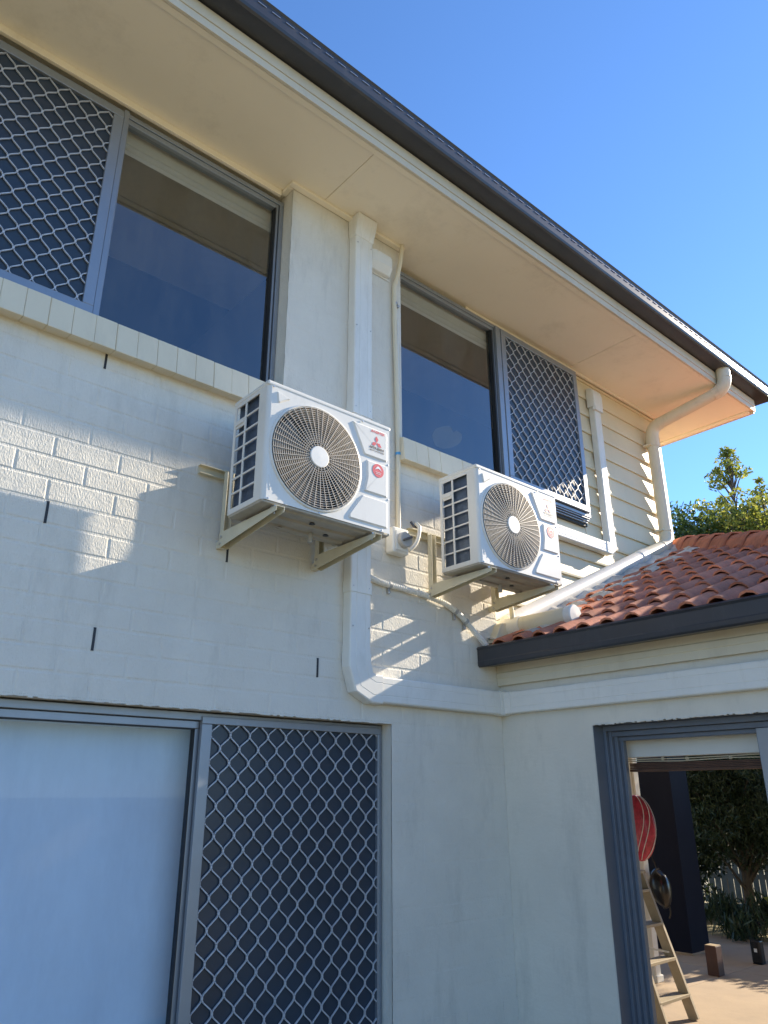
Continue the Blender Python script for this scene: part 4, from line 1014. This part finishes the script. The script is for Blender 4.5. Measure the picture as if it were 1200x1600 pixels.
# ------------------------------------------------------------------ things beyond the door
wp = thing('veranda_post', 'slim white post behind the red hanging decoration', 'post', (7.5, 1.25, 0))
MB().box(-0.045, 0.045, -0.045, 0.045, 0.0, 2.62).build('shaft', 'white_paint', wp, 0.006)
MB().box(-0.06, 0.06, -0.06, 0.06, 0.0, 0.06).build('foot', 'white_paint', wp, 0.006)
pil = thing('pillar', 'thick dark navy square pillar seen through the open door', 'pillar', (9.16, 1.80, 0))
MB().box(-0.22, 0.20, -0.17, 0.25, 0.0, 3.0).build('shaft', 'pillar_paint', pil, 0.008)
MB().box(-0.235, 0.215, -0.185, 0.265, 0.0, 0.02).build('footing', 'concrete', pil, 0.004)
rd = thing('hanging_decoration', 'round red plastic decoration with white lines hanging behind the door frame', 'decoration', (6.5, 0.64, 1.42))
mb = MB(); nu, nv = 20, 28; vs = []
for i in range(nu+1):
    th = math.pi*i/nu
    for j in range(nv):
        ph = 2*math.pi*j/nv; k = 1+0.04*math.cos(8*ph)
        vs.append((0.10*math.sin(th)*math.cos(ph)*k, 0.165*math.sin(th)*math.sin(ph)*k, 0.275*math.cos(th)))
mb.add(vs, [(i*nv+j, i*nv+(j+1) % nv, (i+1)*nv+(j+1) % nv, (i+1)*nv+j) for i in range(nu) for j in range(nv)]).build('shell', 'red_plastic', rd, smooth='all')
for (a0, t0) in ((3.5, 0.5), (4.05, 0.9), (4.5, 0.25)):
    pts = []
    for k in range(14):
        th = 0.25+2.5*k/13; ph = a0+0.5*math.sin(th*1.3+t0)
        pts.append((0.104*math.sin(th)*math.cos(ph), 0.17*math.sin(th)*math.sin(ph), 0.28*math.cos(th)))
    MB().tube(pts, 0.0035, 6).build('white_line', 'white_print', rd, smooth='all')
MB().tube([(0, 0, 0.27), (0, 0.0, 1.2)], 0.003, 6).build('string', 'cord', rd)
hb = thing('black_bag', 'glossy black rounded bag hanging against the dark pillar', 'bag', (7.55, 1.10, 0.82))
mb = MB(); vs = []; nu, nv = 16, 22
for i in range(nu+1):
    th = math.pi*i/nu
    for j in range(nv):
        ph = 2*math.pi*j/nv; k = 1+0.08*math.cos(3*ph+1)*math.sin(th)
        vs.append((0.09*math.sin(th)*math.cos(ph)*k, 0.105*math.sin(th)**0.8*math.sin(ph)*k, 0.165*math.cos(th)+0.02*math.sin(ph)))
mb.add(vs, [(i*nv+j, i*nv+(j+1) % nv, (i+1)*nv+(j+1) % nv, (i+1)*nv+j) for i in range(nu) for j in range(nv)]).build('body', 'black_vinyl', hb, smooth='all')
MB().tube(arc((0, 0.02, 0.14), (0.0, 0.05, 0.32), (0.0, 0.14, 0.42), 6), 0.008, 8).build('strap', 'black_vinyl', hb)
MB().tube(arc((0.0, -0.06, -0.12), (0.0, -0.09, -0.2), (0.0, -0.05, -0.26), 6), 0.008, 8).build('strap', 'black_vinyl', hb)
MB().tube([(0.05, 0.14, 0.42), (-0.03, 0.14, 0.42)], 0.010, 8).build('hook', 'zinc', hb)
# ladder: two splayed frames
ld = thing('step_ladder', 'pale timber step ladder standing open behind the door jamb', 'ladder', (6.30, 0.66, 0))
def bar(mb, a, b, w, d):
    a, b = Vector(a), Vector(b); t = (b-a).normalized(); nx_ = Vector((1, 0, 0)); nx_ = (nx_-t*nx_.dot(t)).normalized(); ny_ = t.cross(nx_)
    vs = [p_+sx_*nx_*d/2+sy_*ny_*w/2 for p_ in (a, b) for sx_, sy_ in ((-1, -1), (1, -1), (1, 1), (-1, 1))]
    mb.add(vs, [(0, 1, 2, 3)[::-1], (4, 5, 6, 7), (0, 1, 5, 4), (1, 2, 6, 5), (2, 3, 7, 6), (3, 0, 4, 7)])
for xx in (-0.2, 0.2):
    mb = MB(); bar(mb, (xx*1.15, -0.32, 0.0), (xx, 0.02, 1.06), 0.085, 0.032); mb.build('front_rail', 'ladder_timber', ld, 0.003)
    mb = MB(); bar(mb, (xx*1.05, 0.52, 0.0), (xx*0.95, 0.08, 1.0), 0.045, 0.024); mb.build('rear_rail', 'ladder_timber', ld, 0.003)
for i, zz in enumerate((0.17, 0.42, 0.67, 0.92)):
    yc = -0.32+0.34*zz/1.06; hw = 0.235-0.03*zz
    MB().box(-hw, hw, yc-0.045, yc+0.075, zz-0.012, zz+0.012).build('step', 'ladder_timber', ld, 0.003)
    if i < 3:
        yr = 0.52-0.44*zz
        MB().box(-hw+0.02, hw-0.02, yr-0.012, yr+0.012, zz-0.015, zz+0.015).build('rear_rung', 'ladder_timber', ld, 0.002)
MB().box(-0.23, 0.23, -0.03, 0.13, 1.05, 1.075).build('top_step', 'ladder_timber', ld, 0.003)
for xx in (-0.17, 0.17):
    mb = MB(); bar(mb, (xx, -0.20, 0.47), (xx, 0.30, 0.48), 0.014, 0.006); mb.build('spreader_bar', 'zinc', ld)
tb = thing('timber_block', 'short brown timber post stub standing on the sunny patio', 'block', (8.20, 0.985, 0))
MB().prism([(-0.06, -0.06), (0.06, -0.06), (0.06, 0.06), (-0.06, 0.06)], 'z', 0.0, 0.265).build('stub', 'brown_timber', tb, 0.006)
MB().box(-0.056, 0.056, -0.056, 0.056, 0.2655, 0.27).build('cut_end', 'timber', tb, 0.002)
sk = thing('portable_speaker', 'small black upright portable speaker with a white badge on the patio', 'speaker', (9.07, 0.94, 0))
MB().prism(rounded([(-0.055, -0.055), (0.055, -0.055), (0.055, 0.055), (-0.055, 0.055)], 0.03), 'z', 0.008, 0.225).build('body', 'black_vinyl', sk, 0.012, seg=3)
MB().box(-0.05, 0.05, -0.05, 0.05, 0.0, 0.009).build('base', 'black_rubber', sk, 0.003)
MB().box(-0.058, -0.0555, -0.02, 0.012, 0.115, 0.15).build('badge', 'white_print', sk)

# ------------------------------------------------------------------ vegetation
def leaf_mesh(centres, radii, per, size, flat=0.7, elong=2.2, seed=0, droop=0.0, updir=0.0):
    rg = np.random.default_rng(seed); V = []; T = []
    for (c, r, n) in zip(centres, radii, per):
        d = rg.normal(size=(n, 3)); d /= np.linalg.norm(d, axis=1)[:, None]
        rad = r*rg.uniform(0.25, 1.0, n)**0.5
        p = np.asarray(c)+d*rad[:, None]*np.array([1, 1, flat])
        a = rg.normal(size=(n, 3)); a[:, 2] += updir; a[:, 2] -= droop
        a /= np.linalg.norm(a, axis=1)[:, None]
        b = np.cross(a, rg.normal(size=(n, 3))); b /= np.linalg.norm(b, axis=1)[:, None]
        s_ = size*rg.uniform(0.6, 1.35, n)[:, None]
        w = s_/elong
        quad = np.stack([p-a*s_*0.5, p+b*w*0.5, p+a*s_*0.5, p-b*w*0.5], 1)
        V.append(quad.reshape(-1, 3))
        tone = np.clip(rg.normal(0.45, 0.22, n)+rg.normal(0, 0.12), 0, 1)
        T.append(np.repeat(tone, 4))
    V = np.concatenate(V); T = np.concatenate(T); nq = len(V)//4
    me = bpy.data.meshes.new('crown'); me.vertices.add(len(V)); me.vertices.foreach_set('co', V.ravel())
    me.loops.add(nq*4); me.loops.foreach_set('vertex_index', np.arange(nq*4))
    me.polygons.add(nq); me.polygons.foreach_set('loop_start', np.arange(nq)*4); me.polygons.foreach_set('loop_total', np.full(nq, 4))
    me.update(); at = me.attributes.new('tone', 'FLOAT', 'POINT'); at.data.foreach_set('value', T.astype(np.float32))
    return me
def tree(name, label, cat, base, trunk_h, top, spread, nclump, per, size, m, seed, shape='round', r0=0.12, crad=0.5, group=None, lean=(0, 0), updir=0.0, flat=0.75, elong=2.2, low=0.3):
    rg = np.random.default_rng(seed)
    t = thing(name, label, cat, base, group)
    cs = []; rs = []; mbt = MB()
    mbt.tube([(0, 0, -0.05), (lean[0]*0.3, lean[1]*0.3, trunk_h*0.5), (lean[0], lean[1], trunk_h), (lean[0]*1.3, lean[1]*1.3, top*0.93)], r0, 9, rs=[r0, r0*0.8, r0*0.6, r0*0.08])
    for i in range(nclump):
        u = rg.uniform(0, 1)
        zz = top*low+(top*(1-low)-crad*0.4)*u
        if shape == 'cone': rad = spread*(1-u)**0.8*rg.uniform(0.25, 1)
        else: rad = spread*math.sqrt(max(0.03, 1-(1.75*u-0.8)**2))*rg.uniform(0.2, 1)**0.6
        a = rg.uniform(0, 2*math.pi)
        c = (lean[0]+rad*math.cos(a), lean[1]+rad*math.sin(a), zz)
        cs.append(c); rs.append(crad*rg.uniform(0.55, 1.15)*(1-0.68*u if shape == 'cone' else 1))
        z0_ = max(trunk_h*0.35, zz-0.55*rad-0.3); z0_ = min(z0_, zz*0.95)
        mbt.tube([(lean[0]*z0_/top, lean[1]*z0_/top, z0_), (c[0]*0.55, c[1]*0.55, (z0_+zz)/2+0.08), c], r0*0.3, 5, rs=[r0*0.34, r0*0.2, r0*0.05], caps=False)
    mbt.build('trunk', 'bark', t, smooth='all', fix=False)
    me = leaf_mesh(cs, rs, [max(20, int(per*(r_/crad)**2)) for r_ in rs], size, flat=flat, seed=seed+1, updir=updir, elong=elong)
    link('crown', me, m, t)
    return t
def az(a, d, z=0.0): return (d*math.sin(R(a)), -3.351+d*math.cos(R(a)), z)
tree('tree', 'tall slender leafy tree rising highest above the tiled roof', 'tree', az(67.9, 15), 3.5, 8.25, 1.85, 170, 270, 0.092, 'leaf_yellow', 11, 'cone', 0.055, 0.42, 'trees behind the tiled roof', low=0.42)
tree('tree', 'dense dark green tree close to the house corner above the tiled roof', 'tree', az(63.6, 15.5), 2.5, 7.2, 1.5, 80, 420, 0.09, 'leaf_green', 23, 'round', 0.09, 0.6, 'trees behind the tiled roof')
tree('tree', 'yellow green bushy tree at the right picture edge above the tiled roof', 'tree', az(71.6, 15), 2.5, 7.1, 1.6, 110, 400, 0.09, 'leaf_yellow', 37, 'round', 0.09, 0.55, 'trees behind the tiled roof')
tree('tree', 'broad shaded green tree below the tall slender one', 'tree', az(66.6, 16.2), 2.5, 6.95, 1.7, 110, 420, 0.09, 'leaf_green', 41, 'round', 0.09, 0.6, 'trees behind the tiled roof')
tree('sapling', 'thin sparse young tree right of the tall slender tree', 'tree', az(69.7, 14.5), 4.0, 7.25, 0.6, 24, 150, 0.085, 'leaf_yellow', 53, 'cone', 0.035, 0.28, 'trees behind the tiled roof', low=0.7)
# seen through the open door
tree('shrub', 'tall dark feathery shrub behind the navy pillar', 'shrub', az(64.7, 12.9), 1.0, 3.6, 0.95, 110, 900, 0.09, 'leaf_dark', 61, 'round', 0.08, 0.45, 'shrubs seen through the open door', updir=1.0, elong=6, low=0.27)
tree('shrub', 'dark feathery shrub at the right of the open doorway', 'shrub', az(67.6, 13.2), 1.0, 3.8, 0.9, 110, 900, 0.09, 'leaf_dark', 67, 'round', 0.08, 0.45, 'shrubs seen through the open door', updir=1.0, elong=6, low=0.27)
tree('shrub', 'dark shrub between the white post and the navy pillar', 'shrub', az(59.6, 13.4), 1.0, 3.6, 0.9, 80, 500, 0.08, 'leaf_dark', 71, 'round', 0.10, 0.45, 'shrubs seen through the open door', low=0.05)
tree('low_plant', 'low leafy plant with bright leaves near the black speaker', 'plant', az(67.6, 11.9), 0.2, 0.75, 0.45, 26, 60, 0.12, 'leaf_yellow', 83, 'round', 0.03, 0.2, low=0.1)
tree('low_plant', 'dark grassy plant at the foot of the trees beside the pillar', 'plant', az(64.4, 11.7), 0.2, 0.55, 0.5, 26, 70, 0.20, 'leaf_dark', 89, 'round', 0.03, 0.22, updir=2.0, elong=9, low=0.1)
tree('shrub', 'bushy green shrub added right of the doorway view to shade the patio', 'shrub', (12.3, 0.45, 0), 0.6, 2.2, 0.95, 60, 260, 0.12, 'leaf_green', 97, 'round', 0.07, 0.42, 'shrubs seen through the open door', low=0.1)  # mostly out of view, added and sized to shade the far paving
# paling fence beyond
fn = thing('paling_fence', 'weathered grey paling fence behind the shrubs', 'fence', az(63, 15.2))
d0 = Vector((math.cos(R(63)), -math.sin(R(63)), 0))
for i in range(-26, 27):
    me_o = MB().box(-0.045, 0.045, -0.008, 0.008, 0.0, 1.5+random.uniform(-.015, .015)).build('paling', 'fence_timber', fn)
    me_o.location = d0*(i*0.098); me_o.rotation_euler = (0, 0, -R(63))
for zz in (0.4, 1.2):
    mo = MB().box(-2.6, 2.6, 0.009, 0.05, zz-0.04, zz+0.04).build('rail', 'fence_timber', fn); mo.rotation_euler = (0, 0, -R(63))
